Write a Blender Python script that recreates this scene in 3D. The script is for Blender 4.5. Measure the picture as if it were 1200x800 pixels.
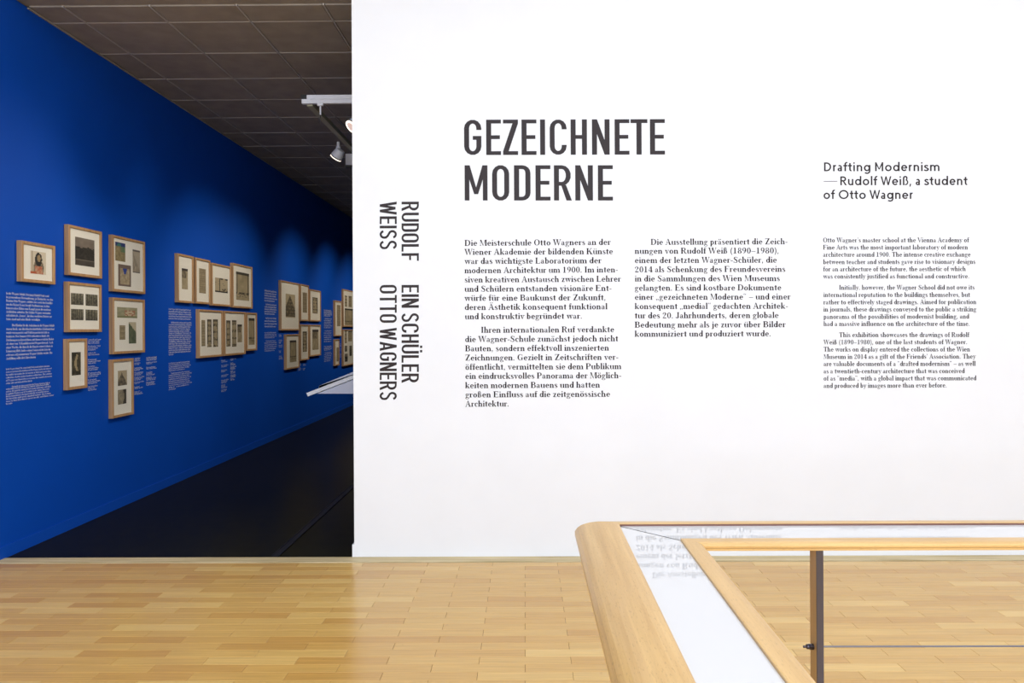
import bpy, bmesh, math, random
from mathutils import Vector, Matrix, Euler

for o in list(bpy.data.objects):
    bpy.data.objects.remove(o)
SC = bpy.context.scene
COL = SC.collection

# ------------------------------------------------------------------ camera
F = 866.0
EYE = Vector((0, 0, 1.53))
SHX, SHY = 9.0, 14.0                      # lens shift in pixels (of 1200)
YAW = math.atan(6.0 / F)
ROLL = -0.0050
cam_rot = (Matrix.Rotation(YAW, 3, 'Z') @ Matrix.Rotation(math.pi / 2, 3, 'X') @ Matrix.Rotation(ROLL, 3, 'Z'))
cd = bpy.data.cameras.new('camera')
cd.sensor_width = 36.0
cd.lens = F / 1200.0 * 36.0
cd.shift_x = -SHX / 1200.0
cd.shift_y = -SHY / 1200.0
cd.clip_start = 0.05
cam = bpy.data.objects.new('camera', cd)
cam.matrix_world = Matrix.Translation(EYE) @ cam_rot.to_4x4()
COL.objects.link(cam)
SC.camera = cam

# ------------------------------------------------------------------ world and exposure
wd = bpy.data.worlds.new('world')
SC.world = wd
wd.use_nodes = True
wd.node_tree.nodes['Background'].inputs[0].default_value = (0.02, 0.02, 0.022, 1)
SC.view_settings.view_transform = 'Standard'
SC.view_settings.look = 'None'
SC.view_settings.gamma = 1.0
SC.view_settings.exposure = 0.0
SC.view_settings.use_curve_mapping = False


def area(name, loc, sx, sy, power, col=(1, 1, 1), rot=(0, 0, 0), spread=180):
    l = bpy.data.lights.new(name, 'AREA')
    l.shape = 'RECTANGLE'
    l.size, l.size_y = sx, sy
    l.energy = power
    l.color = col
    l.spread = math.radians(spread)
    o = bpy.data.objects.new(name, l)
    o.location = loc
    o.rotation_euler = rot
    COL.objects.link(o)
    return o


# luminous ceiling fields of the bright room (well above the frame)
area('ceiling_light', (1.6, 1.6, 4.55), 8.0, 3.6, 125, (0.83, 0.96, 1.19))
area('ceiling_light', (0.5, -2.6, 4.55), 8.0, 3.0, 70, (0.83, 0.96, 1.19))
# added soft fill before the unseen back wall, for more frontal light
area('fill_light', (1.0, -4.85, 3.0), 9.0, 2.8, 440, (0.83, 0.96, 1.19), (math.radians(90), 0, 0))

# ------------------------------------------------------------------ constants of the place
D = 4.975          # plane of the white wall
XW = -3.53         # plane of the blue wall
XE = -1.157        # free edge of the white wall
ZC = 3.84          # dark room ceiling
ZB = 4.7           # bright room ceiling
RH = 1.0           # handrail height


def ray(px, py):
    d = Vector(((px - 600 - SHX) / F, -(py - 400 + SHY) / F, -1.0))
    return cam_rot @ d


def on_x(px, py, x):
    d = ray(px, py); t = (x - EYE.x) / d.x
    return EYE + d * t


def on_y(px, py, y):
    d = ray(px, py); t = (y - EYE.y) / d.y
    return EYE + d * t


def on_z(px, py, z):
    d = ray(px, py); t = (z - EYE.z) / d.z
    return EYE + d * t


# ------------------------------------------------------------------ helpers
def tag(o, label=None, cat=None, group=None, kind=None):
    if label: o['label'] = label
    if cat: o['category'] = cat
    if group: o['group'] = group
    if kind: o['kind'] = kind
    return o


def empty(name, loc=(0, 0, 0)):
    o = bpy.data.objects.new(name, None)
    o.location = loc
    o.empty_display_size = 0.05
    COL.objects.link(o)
    return o


def origin_of(p):
    v = Vector((0, 0, 0))
    while p is not None:
        v = v + Vector(p.location)
        p = p.parent
    return v


def link(name, bm, mat, parent=None, smooth=False, loc=None):
    """mesh given in world coordinates -> one object, local to its parent (or to loc)"""
    me = bpy.data.meshes.new(name)
    base = origin_of(parent) if parent is not None else Vector(loc or (0, 0, 0))
    bmesh.ops.translate(bm, verts=bm.verts, vec=-base)
    if smooth:
        for f in bm.faces: f.smooth = True
    bm.to_mesh(me); bm.free()
    o = bpy.data.objects.new(name, me)
    for m in (mat if isinstance(mat, (list, tuple)) else [mat]):
        me.materials.append(m)
    if parent is not None:
        o.parent = parent
    else:
        o.location = base
    COL.objects.link(o)
    return o


def box(bm, a, b, bev=0.0, mi=0):
    x0, y0, z0 = [min(a[i], b[i]) for i in range(3)]
    x1, y1, z1 = [max(a[i], b[i]) for i in range(3)]
    vs = [bm.verts.new(v) for v in ((x0, y0, z0), (x1, y0, z0), (x1, y1, z0), (x0, y1, z0), (x0, y0, z1), (x1, y0, z1), (x1, y1, z1), (x0, y1, z1))]
    fs = [bm.faces.new([vs[i] for i in q]) for q in ((3, 2, 1, 0), (4, 5, 6, 7), (0, 1, 5, 4), (1, 2, 6, 5), (2, 3, 7, 6), (3, 0, 4, 7))]
    for f in fs: f.material_index = mi
    if bev > 0:
        es = list({e for f in fs for e in f.edges})
        bmesh.ops.bevel(bm, geom=es, offset=bev, segments=2, profile=0.5, affect='EDGES')


def prism(bm, prof, a, b, closed=True):
    """prof: list of Vectors at start; offset lists: ring a and ring b of points"""
    A = [bm.verts.new(p) for p in a]; B = [bm.verts.new(p) for p in b]
    n = len(A)
    for i in range(n if closed else n - 1):
        j = (i + 1) % n
        bm.faces.new((A[i], A[j], B[j], B[i]))
    bm.faces.new(list(reversed(A))); bm.faces.new(B)
    bmesh.ops.recalc_face_normals(bm, faces=bm.faces)


def lathe(bm, prof, p0, ax, seg=20):
    """prof: (distance along ax, radius)"""
    ax = Vector(ax).normalized()
    u = ax.orthogonal().normalized(); v = ax.cross(u)
    rings = []
    for t, r in prof:
        c = Vector(p0) + ax * t
        rings.append([bm.verts.new(c + (u * math.cos(k * 2 * math.pi / seg) + v * math.sin(k * 2 * math.pi / seg)) * max(r, 1e-4)) for k in range(seg)])
    for i in range(len(rings) - 1):
        for k in range(seg):
            bm.faces.new((rings[i][k], rings[i][(k + 1) % seg], rings[i + 1][(k + 1) % seg], rings[i + 1][k]))
    bm.faces.new(list(reversed(rings[0]))); bm.faces.new(rings[-1])
    bmesh.ops.recalc_face_normals(bm, faces=bm.faces)


# ------------------------------------------------------------------ materials
def newmat(name):
    m = bpy.data.materials.new(name); m.use_nodes = True
    nt = m.node_tree
    return m, nt, nt.nodes['Principled BSDF']


def plain(name, col, rough=0.5, metal=0.0, noise=0.0, nscale=20.0, bump=0.0, spec=0.5, coat=0.0):
    m, nt, b = newmat(name)
    b.inputs['Base Color'].default_value = (*col, 1)
    b.inputs['Roughness'].default_value = rough
    b.inputs['Metallic'].default_value = metal
    b.inputs['Specular IOR Level'].default_value = spec
    b.inputs['Coat Weight'].default_value = coat
    b.inputs['Coat Roughness'].default_value = 0.05
    if noise or bump:
        g = nt.nodes.new('ShaderNodeNewGeometry')
        n = nt.nodes.new('ShaderNodeTexNoise'); n.inputs['Scale'].default_value = nscale; n.inputs['Detail'].default_value = 4
        nt.links.new(g.outputs['Position'], n.inputs['Vector'])
        if noise:
            mr = nt.nodes.new('ShaderNodeMapRange')
            mr.inputs['From Min'].default_value = 0.3; mr.inputs['From Max'].default_value = 0.7
            mr.inputs['To Min'].default_value = 1 - noise; mr.inputs['To Max'].default_value = 1 + noise
            nt.links.new(n.outputs['Fac'], mr.inputs['Value'])
            mx = nt.nodes.new('ShaderNodeMix'); mx.data_type = 'RGBA'; mx.blend_type = 'MULTIPLY'; mx.inputs[0].default_value = 1
            mx.inputs[6].default_value = (*col, 1)
            nt.links.new(mr.outputs[0], mx.inputs[7]); nt.links.new(mx.outputs[2], b.inputs['Base Color'])
        if bump:
            bp = nt.nodes.new('ShaderNodeBump'); bp.inputs['Strength'].default_value = bump; bp.inputs['Distance'].default_value = 0.002
            nt.links.new(n.outputs['Fac'], bp.inputs['Height']); nt.links.new(bp.outputs[0], b.inputs['Normal'])
    return m


def wood(name, dark, light, axis='Y', rough=0.4, scale=1.0, coat=0.0, pores=0.0, fine=70.0):
    m, nt, b = newmat(name)
    g = nt.nodes.new('ShaderNodeNewGeometry')
    mp = nt.nodes.new('ShaderNodeMapping')
    s = [fine * scale] * 3; s['XYZ'.index(axis)] = 2.2 * scale
    mp.inputs['Scale'].default_value = s
    n = nt.nodes.new('ShaderNodeTexNoise'); n.inputs['Scale'].default_value = 1.0; n.inputs['Detail'].default_value = 5; n.inputs['Roughness'].default_value = 0.6
    nt.links.new(g.outputs['Position'], mp.inputs['Vector']); nt.links.new(mp.outputs[0], n.inputs['Vector'])
    r = nt.nodes.new('ShaderNodeValToRGB')
    r.color_ramp.elements[0].position = 0.25; r.color_ramp.elements[0].color = (*dark, 1)
    r.color_ramp.elements[1].position = 0.72; r.color_ramp.elements[1].color = (*light, 1)
    nt.links.new(n.outputs['Fac'], r.inputs[0])
    out = r.outputs[0]
    if pores:
        mp2 = nt.nodes.new('ShaderNodeMapping')
        s2 = [420.0] * 3; s2['XYZ'.index(axis)] = 75.0
        mp2.inputs['Scale'].default_value = s2
        v = nt.nodes.new('ShaderNodeTexNoise'); v.inputs['Scale'].default_value = 1.0; v.inputs['Detail'].default_value = 1
        nt.links.new(g.outputs['Position'], mp2.inputs['Vector']); nt.links.new(mp2.outputs[0], v.inputs['Vector'])
        mr = nt.nodes.new('ShaderNodeMapRange'); mr.inputs['From Min'].default_value = 0.60; mr.inputs['From Max'].default_value = 0.72
        mr.inputs['To Min'].default_value = 0.0; mr.inputs['To Max'].default_value = pores
        nt.links.new(v.outputs['Fac'], mr.inputs['Value'])
        mx = nt.nodes.new('ShaderNodeMix'); mx.data_type = 'RGBA'
        nt.links.new(mr.outputs[0], mx.inputs[0]); nt.links.new(out, mx.inputs[6])
        mx.inputs[7].default_value = (dark[0] * 0.55, dark[1] * 0.5, dark[2] * 0.45, 1)
        out = mx.outputs[2]
    nt.links.new(out, b.inputs['Base Color'])
    b.inputs['Roughness'].default_value = rough
    b.inputs['Coat Weight'].default_value = coat
    b.inputs['Coat Roughness'].default_value = 0.1
    bp = nt.nodes.new('ShaderNodeBump'); bp.inputs['Strength'].default_value = 0.12; bp.inputs['Distance'].default_value = 0.001
    nt.links.new(n.outputs['Fac'], bp.inputs['Height']); nt.links.new(bp.outputs[0], b.inputs['Normal'])
    return m


# parquet: one material, tone chosen per plank cell
PW, PL = 0.0777, 0.4240
PY0, PX0 = 3.3040, -0.430
def parquet_mat():
    m, nt, b = newmat('parquet_beech')
    N, L = nt.nodes, nt.links
    g = N.new('ShaderNodeNewGeometry'); sp = N.new('ShaderNodeSeparateXYZ'); L.new(g.outputs['Position'], sp.inputs[0])
    def M(op, a, b_=None, c=None):
        n = N.new('ShaderNodeMath'); n.operation = op
        for i, v in enumerate((a, b_, c)):
            if v is None: continue
            if isinstance(v, (int, float)): n.inputs[i].default_value = v
            else: L.new(v, n.inputs[i])
        return n.outputs[0]
    row = M('FLOOR', M('DIVIDE', M('SUBTRACT', sp.outputs[1], PY0), PW))
    odd = M('FLOORED_MODULO', row, 2.0)
    off = M('MULTIPLY', odd, PL / 2)
    col = M('FLOOR', M('DIVIDE', M('ADD', M('SUBTRACT', sp.outputs[0], PX0), off), PL))
    cb = N.new('ShaderNodeCombineXYZ'); L.new(row, cb.inputs[0]); L.new(col, cb.inputs[1])
    wn = N.new('ShaderNodeTexWhiteNoise'); wn.noise_dimensions = '3D'; L.new(cb.outputs[0], wn.inputs['Vector'])
    r = N.new('ShaderNodeValToRGB')
    e = r.color_ramp.elements
    e[0].position = 0.0; e[0].color = (0.58, 0.315, 0.078, 1)
    e[1].position = 1.0; e[1].color = (0.75, 0.485, 0.155, 1)
    x = e.new(0.25); x.color = (0.63, 0.362, 0.095, 1)
    x = e.new(0.75); x.color = (0.665, 0.40, 0.112, 1)
    L.new(wn.outputs['Value'], r.inputs[0])
    mp = N.new('ShaderNodeMapping'); mp.inputs['Scale'].default_value = (3.0, 110.0, 1.0)
    ad = N.new('ShaderNodeVectorMath'); ad.operation = 'ADD'; L.new(g.outputs['Position'], ad.inputs[0]); L.new(wn.outputs['Color'], ad.inputs[1])
    L.new(ad.outputs[0], mp.inputs['Vector'])
    n = N.new('ShaderNodeTexNoise'); n.inputs['Detail'].default_value = 4; n.inputs['Scale'].default_value = 1.0; L.new(mp.outputs[0], n.inputs['Vector'])
    mr = N.new('ShaderNodeMapRange'); mr.inputs['From Min'].default_value = 0.3; mr.inputs['From Max'].default_value = 0.7
    mr.inputs['To Min'].default_value = 0.88; mr.inputs['To Max'].default_value = 1.09
    L.new(n.outputs['Fac'], mr.inputs['Value'])
    mx = N.new('ShaderNodeMix'); mx.data_type = 'RGBA'; mx.blend_type = 'MULTIPLY'; mx.inputs[0].default_value = 1
    L.new(r.outputs[0], mx.inputs[6]); L.new(mr.outputs[0], mx.inputs[7])
    # small dark scuffs
    sc = N.new('ShaderNodeTexNoise'); sc.inputs['Scale'].default_value = 26; sc.inputs['Detail'].default_value = 3; L.new(g.outputs['Position'], sc.inputs['Vector'])
    m2 = N.new('ShaderNodeMapRange'); m2.inputs['From Min'].default_value = 0.72; m2.inputs['From Max'].default_value = 0.80
    m2.inputs['To Max'].default_value = 0.35; L.new(sc.outputs['Fac'], m2.inputs['Value'])
    mx2 = N.new('ShaderNodeMix'); mx2.data_type = 'RGBA'; L.new(m2.outputs[0], mx2.inputs[0]); L.new(mx.outputs[2], mx2.inputs[6])
    mx2.inputs[7].default_value = (0.2, 0.1, 0.04, 1)
    L.new(mx2.outputs[2], b.inputs['Base Color'])
    b.inputs['Roughness'].default_value = 0.22
    b.inputs['Specular IOR Level'].default_value = 0.5
    return m


def paint(name, col, rough=0.7, bump=0.06, spec=0.3):
    return plain(name, col, rough, 0, 0.012, 3.0, bump, spec)


M = dict(
    white=paint('white_wall_paint', (0.86, 0.862, 0.868)),
    cream=paint('bright_room_paint', (0.82, 0.82, 0.80)),
    blue=plain('blue_wall_paint', (0.0018, 0.066, 0.43), 0.6, 0, 0.03, 2.0, 0.05, 0.14),
    bluetrim=plain('blue_baseboard_paint', (0.003, 0.074, 0.46), 0.5, 0, 0, 1, 0, 0.3),
    ink=plain('black_vinyl', (0.016, 0.007, 0.006), 0.5, 0, 0, 1, 0, 0.35),
    inkbrown=plain('body_text_vinyl', (0.012, 0.004, 0.004), 0.6, 0, 0, 1, 0, 0.12),
    chalk=plain('white_vinyl', (0.62, 0.64, 0.68), 0.6),
    parquet=parquet_mat(),
    gap=plain('parquet_joint', (0.16, 0.085, 0.03), 0.8),
    sill=wood('threshold_wood', (0.38, 0.27, 0.10), (0.78, 0.64, 0.38), 'X', 0.55, 1.0),
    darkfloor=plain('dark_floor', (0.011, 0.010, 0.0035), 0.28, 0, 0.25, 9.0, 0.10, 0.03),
    darktrim=plain('cable_cover', (0.006, 0.006, 0.006), 0.4),
    tile=plain('ceiling_tile_grey', (0.36, 0.315, 0.265), 0.8, 0, 0.10, 6.0, 0.3, 0.2),
    grid=plain('ceiling_grid_metal', (0.5, 0.46, 0.41), 0.5, 0.0),
    darkwall=plain('dark_paint', (0.03, 0.05, 0.12), 0.8),
    rail=wood('oak_handrail', (0.53, 0.30, 0.095), (0.72, 0.455, 0.165), 'Y', 0.36, 1.0, 0.25, 0.30, 60.0),
    railx=wood('oak_handrail_cross', (0.53, 0.30, 0.095), (0.72, 0.455, 0.165), 'X', 0.36, 1.0, 0.25, 0.25, 60.0),
    glass=plain('white_backed_glass', (0.65, 0.63, 0.605), 0.6, 0, 0, 1, 0, 0.0, 1.0),
    postwood=wood('post_wood', (0.42, 0.25, 0.09), (0.55, 0.35, 0.15), 'Z', 0.4),
    reflline=plain('edge_reflection_brown', (0.16, 0.07, 0.05), 0.6),  # dark tone of the rail mirrored in the glass, put into a strip
    seam=plain('mitre_seam', (0.03, 0.03, 0.028), 0.5),
    steel=plain('brushed_steel', (0.11, 0.105, 0.135), 0.3, 1.0),
    cable=plain('steel_cable', (0.22, 0.22, 0.25), 0.35, 0.9),
    frame=wood('frame_oak', (0.31, 0.165, 0.068), (0.52, 0.31, 0.145), 'Z', 0.45, 0.8),
    mat=plain('mat_board', (0.88, 0.83, 0.73), 0.85),
    spacer=plain('mat_spacer', (0.80, 0.80, 0.80), 0.8),
    trackw=plain('track_white', (0.84, 0.84, 0.88), 0.35),
    trackd=plain('track_dark', (0.42, 0.41, 0.28), 0.4),
    lampw=plain('lamp_grey_white', (0.84, 0.84, 0.87), 0.35),
    black=plain('black_plastic', (0.01, 0.01, 0.01), 0.4),
    desk=plain('desk_lacquer', (0.93, 0.93, 0.95), 0.3),
    deskbody=plain('desk_body', (0.72, 0.73, 0.84), 0.4),
)
M['glass'].node_tree.nodes['Principled BSDF'].inputs['Coat Roughness'].default_value = 0.004
M['glass'].node_tree.nodes['Principled BSDF'].inputs['Coat IOR'].default_value = 2.0
M['sill2'] = M['sill']


def emis(name, col, st):
    m = bpy.data.materials.new(name); m.use_nodes = True
    b = m.node_tree.nodes['Principled BSDF']
    b.inputs['Base Color'].default_value = (0.8, 0.8, 0.8, 1)
    b.inputs['Emission Color'].default_value = (*col, 1); b.inputs['Emission Strength'].default_value = st
    return m
M['lens'] = emis('lamp_lens', (0.9, 0.55, 0.40), 0.55)
M['led'] = emis('lamp_glow', (1.0, 0.86, 0.70), 1.6)


def picture_glass():
    m = bpy.data.materials.new('picture_glass'); m.use_nodes = True
    nt = m.node_tree; nt.nodes.clear()
    o = nt.nodes.new('ShaderNodeOutputMaterial'); t = nt.nodes.new('ShaderNodeBsdfTransparent'); g = nt.nodes.new('ShaderNodeBsdfGlossy')
    g.inputs['Roughness'].default_value = 0.02
    t.inputs['Color'].default_value = (0.96, 0.97, 0.96, 1)
    lw = nt.nodes.new('ShaderNodeLayerWeight'); lw.inputs['Blend'].default_value = 0.5
    pw = nt.nodes.new('ShaderNodeMath'); pw.operation = 'POWER'; pw.inputs[1].default_value = 5.0; nt.links.new(lw.outputs['Facing'], pw.inputs[0])
    f = nt.nodes.new('ShaderNodeMath'); f.operation = 'MULTIPLY_ADD'; f.inputs[1].default_value = 0.9; f.inputs[2].default_value = 0.03; nt.links.new(pw.outputs[0], f.inputs[0])
    mx = nt.nodes.new('ShaderNodeMixShader')
    nt.links.new(f.outputs[0], mx.inputs[0]); nt.links.new(t.outputs[0], mx.inputs[1]); nt.links.new(g.outputs[0], mx.inputs[2]); nt.links.new(mx.outputs[0], o.inputs[0])
    return m
M['pglass'] = picture_glass()


def vcol_mat():
    m, nt, b = newmat('print_ink')
    a = nt.nodes.new('ShaderNodeVertexColor'); a.layer_name = 'ink'
    nt.links.new(a.outputs[0], b.inputs['Base Color'])
    b.inputs['Roughness'].default_value = 0.8
    return m
M['print'] = vcol_mat()

# ================================================================== setting
def struct(name, mat, *boxes, loc=None):
    bm = bmesh.new()
    for a, b in boxes: box(bm, a, b)
    return tag(link(name, bm, mat, loc=loc), kind='structure')

RX0, RX1, RYB = -6.0, 7.0, -5.0
struct('wall_front', M['white'], ((XE, D, 0), (RX1, D + 0.25, ZB)), ((XW - 0.25, D, ZC + 0.02), (XE, D + 0.25, ZB)), ((RX0, D, 0), (XW - 0.26, D + 0.25, ZB)))
struct('wall_left', M['blue'], ((XW - 0.25, D + 0.252, 0), (XW, 26.0, ZC)), ((XW - 0.25, D - 0.35, 0), (XW, D + 0.252, ZC)))
struct('baseboard_left', M['bluetrim'], ((XW + 0.0005, D - 0.34, 0.001), (XW + 0.009, 25.9, 0.082)))
struct('wall_far', M['darkwall'], ((XW, 26.0, 0), (5.2, 26.2, ZC)))
struct('wall_right', M['darkwall'], ((5.0, D + 0.252, 0), (5.2, 26.0, ZC)))
struct('wall_right_near', M['cream'], ((RX1, RYB, 0), (RX1 + 0.2, D + 0.25, ZB)))
struct('wall_left_near', M['cream'], ((RX0 - 0.2, RYB, 0), (RX0, D + 0.25, ZB)))
struct('wall_back', M['cream'], ((RX0 - 0.2, RYB - 0.2, 0), (RX1 + 0.2, RYB, ZB)))
struct('ceiling_near', M['cream'], ((RX0 - 0.2, RYB - 0.2, ZB), (RX1 + 0.2, D + 0.25, ZB + 0.2)))
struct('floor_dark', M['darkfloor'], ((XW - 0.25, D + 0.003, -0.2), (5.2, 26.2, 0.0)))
struct('trim_1', M['sill'], ((RX0, 4.868, -0.2), (RX1, D - 0.002, 0.004)))

struct('trim_4', M['white'], ((XE - 0.014, D + 0.0005, 0.0005), (XE + 0.002, D + 0.249, 0.086)))
# cable cover on the dark floor
bm = bmesh.new()
for dx in (-0.028, 0.020):
    box(bm, (-1.70 + dx, D + 0.02, 0.0), (-1.70 + dx + 0.008, 20, 0.006), 0.001)
box(bm, (-1.72, D + 0.02, 0.0), (-1.68, 20, 0.0035))
tag(link('trim_2', bm, M['darktrim']), kind='structure')

# ---- parquet floor: subfloor + individual planks in view, rest joined
fl = struct('floor', M['gap'], ((RX0, RYB, -0.2), (RX1, 4.867, -0.004)))
PT = 0.004


def plank_bm(bm, x0, x1, y0, y1, lift=0.0):
    g, c = 0.0007, 0.0009
    z0, z1 = -PT, lift
    x0 += g; x1 -= g; y0 += g; y1 -= g
    lo = [bm.verts.new(p) for p in ((x0, y0, z0), (x1, y0, z0), (x1, y1, z0), (x0, y1, z0))]
    mi = [bm.verts.new(p) for p in ((x0, y0, z1 - c), (x1, y0, z1 - c), (x1, y1, z1 - c), (x0, y1, z1 - c))]
    hi = [bm.verts.new(p) for p in ((x0 + c, y0 + c, z1), (x1 - c, y0 + c, z1), (x1 - c, y1 - c, z1), (x0 + c, y1 - c, z1))]
    bm.faces.new(hi)
    for i in range(4):
        j = (i + 1) % 4
        bm.faces.new((lo[i], lo[j], mi[j], mi[i])); bm.faces.new((mi[i], mi[j], hi[j], hi[i]))


_pm = {}
def plank_mesh(w, l):
    k = (round(w, 4), round(l, 4))
    if k not in _pm:
        bm = bmesh.new(); plank_bm(bm, 0, l, 0, w)
        me = bpy.data.meshes.new('plank'); bm.to_mesh(me); bm.free(); me.materials.append(M['parquet'])
        _pm[k] = me
    return _pm[k]


cands, rest = [], []
r0 = int((RYB - PY0) / PW); r1 = int(math.floor((4.867 - PY0) / PW))
inv = cam_rot.transposed()
def proj(p):
    v = inv @ (Vector(p) - EYE)
    return (600 + SHX + F * v.x / -v.z, 400 - SHY - F * v.y / -v.z) if v.z < -0.05 else (9e9, 9e9)
for r in range(r0, r1 + 1):
    y0 = PY0 + r * PW; y1 = min(y0 + PW, 4.867)
    if y1 - y0 < 0.01: continue
    sh = PX0 - (r % 2) * PL / 2
    k0 = int((RX0 - sh) / PL) - 1; k1 = int((RX1 - sh) / PL) + 1
    for k in range(k0, k1 + 1):
        x0 = max(RX0, sh + k * PL); x1 = min(RX1, sh + (k + 1) * PL)
        if x1 - x0 < 0.01: continue
        pa = proj((x0, y0, 0)); pb = proj((x1, y1, 0))
        vis = pb[1] < 800 and pb[0] > 0 and pa[0] < 1200 and y0 > 3.0
        (cands if vis else rest).append((x0, x1, y0, y1))
cands.sort(key=lambda c: c[2])
rest += cands[300:]; cands = cands[:300]
for x0, x1, y0, y1 in cands:
    o = bpy.data.objects.new('plank', plank_mesh(y1 - y0, x1 - x0))
    o.parent = fl; o.location = (x0, y0, 0)
    COL.objects.link(o)
bm = bmesh.new()
for c in rest: plank_bm(bm, *c)
tag(link('plank_field', bm, M['parquet'], fl), kind='stuff')

# ---- dark room ceiling: slab, tiles, grid
TS = 0.6195
cl = struct('ceiling', M['tile'], ((XW - 0.25, D + 0.0, ZC + 0.012), (5.2, 26.2, ZC + 0.2)))
cx = [XW + 0.002, -3.277] + [-3.277 + TS * i for i in range(1, 14)]
cy = [D + 0.252] + [5.518 + TS * i for i in range(0, 34)]
tiles, trest = [], []
for i in range(len(cx) - 1):
    for j in range(len(cy) - 1):
        t = (cx[i], cx[i + 1], cy[j], cy[j + 1])
        (tiles if i < 5 and j < 22 else trest).append(t)
_tm = {}
def tile_add(bm, x0, x1, y0, y1, ox=0, oy=0):
    g, c = 0.010, 0.004
    zt, zb = ZC + 0.0115, ZC + 0.002
    a = [(x0 + g, y0 + g), (x1 - g, y0 + g), (x1 - g, y1 - g), (x0 + g, y1 - g)]
    b = [(x0 + g + c, y0 + g + c), (x1 - g - c, y0 + g + c), (x1 - g - c, y1 - g - c), (x0 + g + c, y1 - g - c)]
    T = [bm.verts.new((x - ox, y - oy, zt)) for x, y in a]; Bq = [bm.verts.new((x - ox, y - oy, zb)) for x, y in b]
    bm.faces.new(list(reversed(Bq)))
    for i in range(4):
        j = (i + 1) % 4
        bm.faces.new((T[j], T[i], Bq[i], Bq[j]))
for x0, x1, y0, y1 in tiles:
    k = (round(x1 - x0, 3), round(y1 - y0, 3))
    if k not in _tm:
        bm = bmesh.new(); tile_add(bm, x0, x1, y0, y1, x0, y0)
        me = bpy.data.meshes.new('ceiling_tile'); bm.to_mesh(me); bm.free(); me.materials.append(M['tile']); _tm[k] = me
    o = bpy.data.objects.new('ceiling_tile', _tm[k]); o.parent = cl; o.location = (x0, y0, random.Random(x0 * 7 + y0).uniform(-0.0012, 0.0012))
    COL.objects.link(o)
bm = bmesh.new()
for t in trest: tile_add(bm, *t)
tag(link('tile_field', bm, M['tile'], cl), kind='stuff')
for x in cx[1:6]:
    bm = bmesh.new(); box(bm, (x - 0.0065, D + 0.26, ZC - 0.001), (x + 0.0065, 19.5, ZC + 0.0118)); link('grid_bar', bm, M['grid'], cl)
for y in cy[1:23]:
    bm = bmesh.new(); box(bm, (XW + 0.003, y - 0.0055, ZC - 0.0005), (-0.18, y + 0.0055, ZC + 0.0118)); link('grid_bar', bm, M['grid'], cl)
# thin edge angle where the blue wall meets the ceiling
bm = bmesh.new(); box(bm, (XW + 0.0008, D + 0.26, ZC - 0.012), (XW + 0.014, 25.9, ZC - 0.002)); tag(link('trim_3', bm, M['tile']), kind='structure')

# ================================================================== lettering
class Glyphs:
    def __init__(s): s.p = []
    def R(s, x0, y0, x1, y1): s.p.append([(x0, y0), (x1, y0), (x1, y1), (x0, y1)]); return s
    def P(s, *pts): s.p.append(list(pts)); return s
    def B(s, o, i, a0=0, a1=360):
        n = max(4, int(abs(a1 - a0) / 24))
        f = lambda e, a: (e[0] + e[2] * math.cos(a), e[1] + e[3] * math.sin(a))
        for k in range(n):
            a = math.radians(a0 + (a1 - a0) * k / n); b = math.radians(a0 + (a1 - a0) * (k + 1) / n)
            q = [f(o, a), f(o, b), f(i, b), f(i, a)]
            if abs(q[0][0] - q[3][0]) + abs(q[0][1] - q[3][1]) < 1e-4: q = q[:3]
            elif abs(q[1][0] - q[2][0]) + abs(q[1][1] - q[2][1]) < 1e-4: q = [q[0], q[1], q[3]]
            s.p.append(q)
        return s
    def O(s, x, y, rx, ry=None):
        ry = ry or rx
        s.p.append([(x + rx * math.cos(k * math.pi / 4), y + ry * math.sin(k * math.pi / 4)) for k in range(8)]); return s
    def K(s, pts, w=None):
        """stroke along pts: (x, y[, width])"""
        n = len(pts); L = []; Rr = []
        for i, p in enumerate(pts):
            a = pts[max(i - 1, 0)]; b = pts[min(i + 1, n - 1)]
            def un(u, v):
                d = math.hypot(v[0] - u[0], v[1] - u[1]) or 1; return ((v[0] - u[0]) / d, (v[1] - u[1]) / d)
            if 0 < i < n - 1:
                d1, d2 = un(a, p), un(p, b); t = (d1[0] + d2[0], d1[1] + d2[1]); l = math.hypot(*t) or 1; t = (t[0] / l, t[1] / l)
                k = 1 / max(0.5, t[0] * d1[0] + t[1] * d1[1])
            else:
                t = un(a, b); k = 1
            h = (w if w else p[2]) / 2 * k
            L.append((p[0] - t[1] * h, p[1] + t[0] * h)); Rr.append((p[0] + t[1] * h, p[1] - t[0] * h))
        for i in range(n - 1): s.p.append([L[i], Rr[i], Rr[i + 1], L[i + 1]])
        return s
    def add(s, other, dx=0, dy=0):
        for q in other.p: s.p.append([(x + dx, y + dy) for x, y in q])
        return s


def arcp(cx_, cy_, rx, ry, a0, a1, n=8):
    return [(cx_ + rx * math.cos(math.radians(a0 + (a1 - a0) * k / n)), cy_ + ry * math.sin(math.radians(a0 + (a1 - a0) * k / n))) for k in range(n + 1)]


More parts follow.
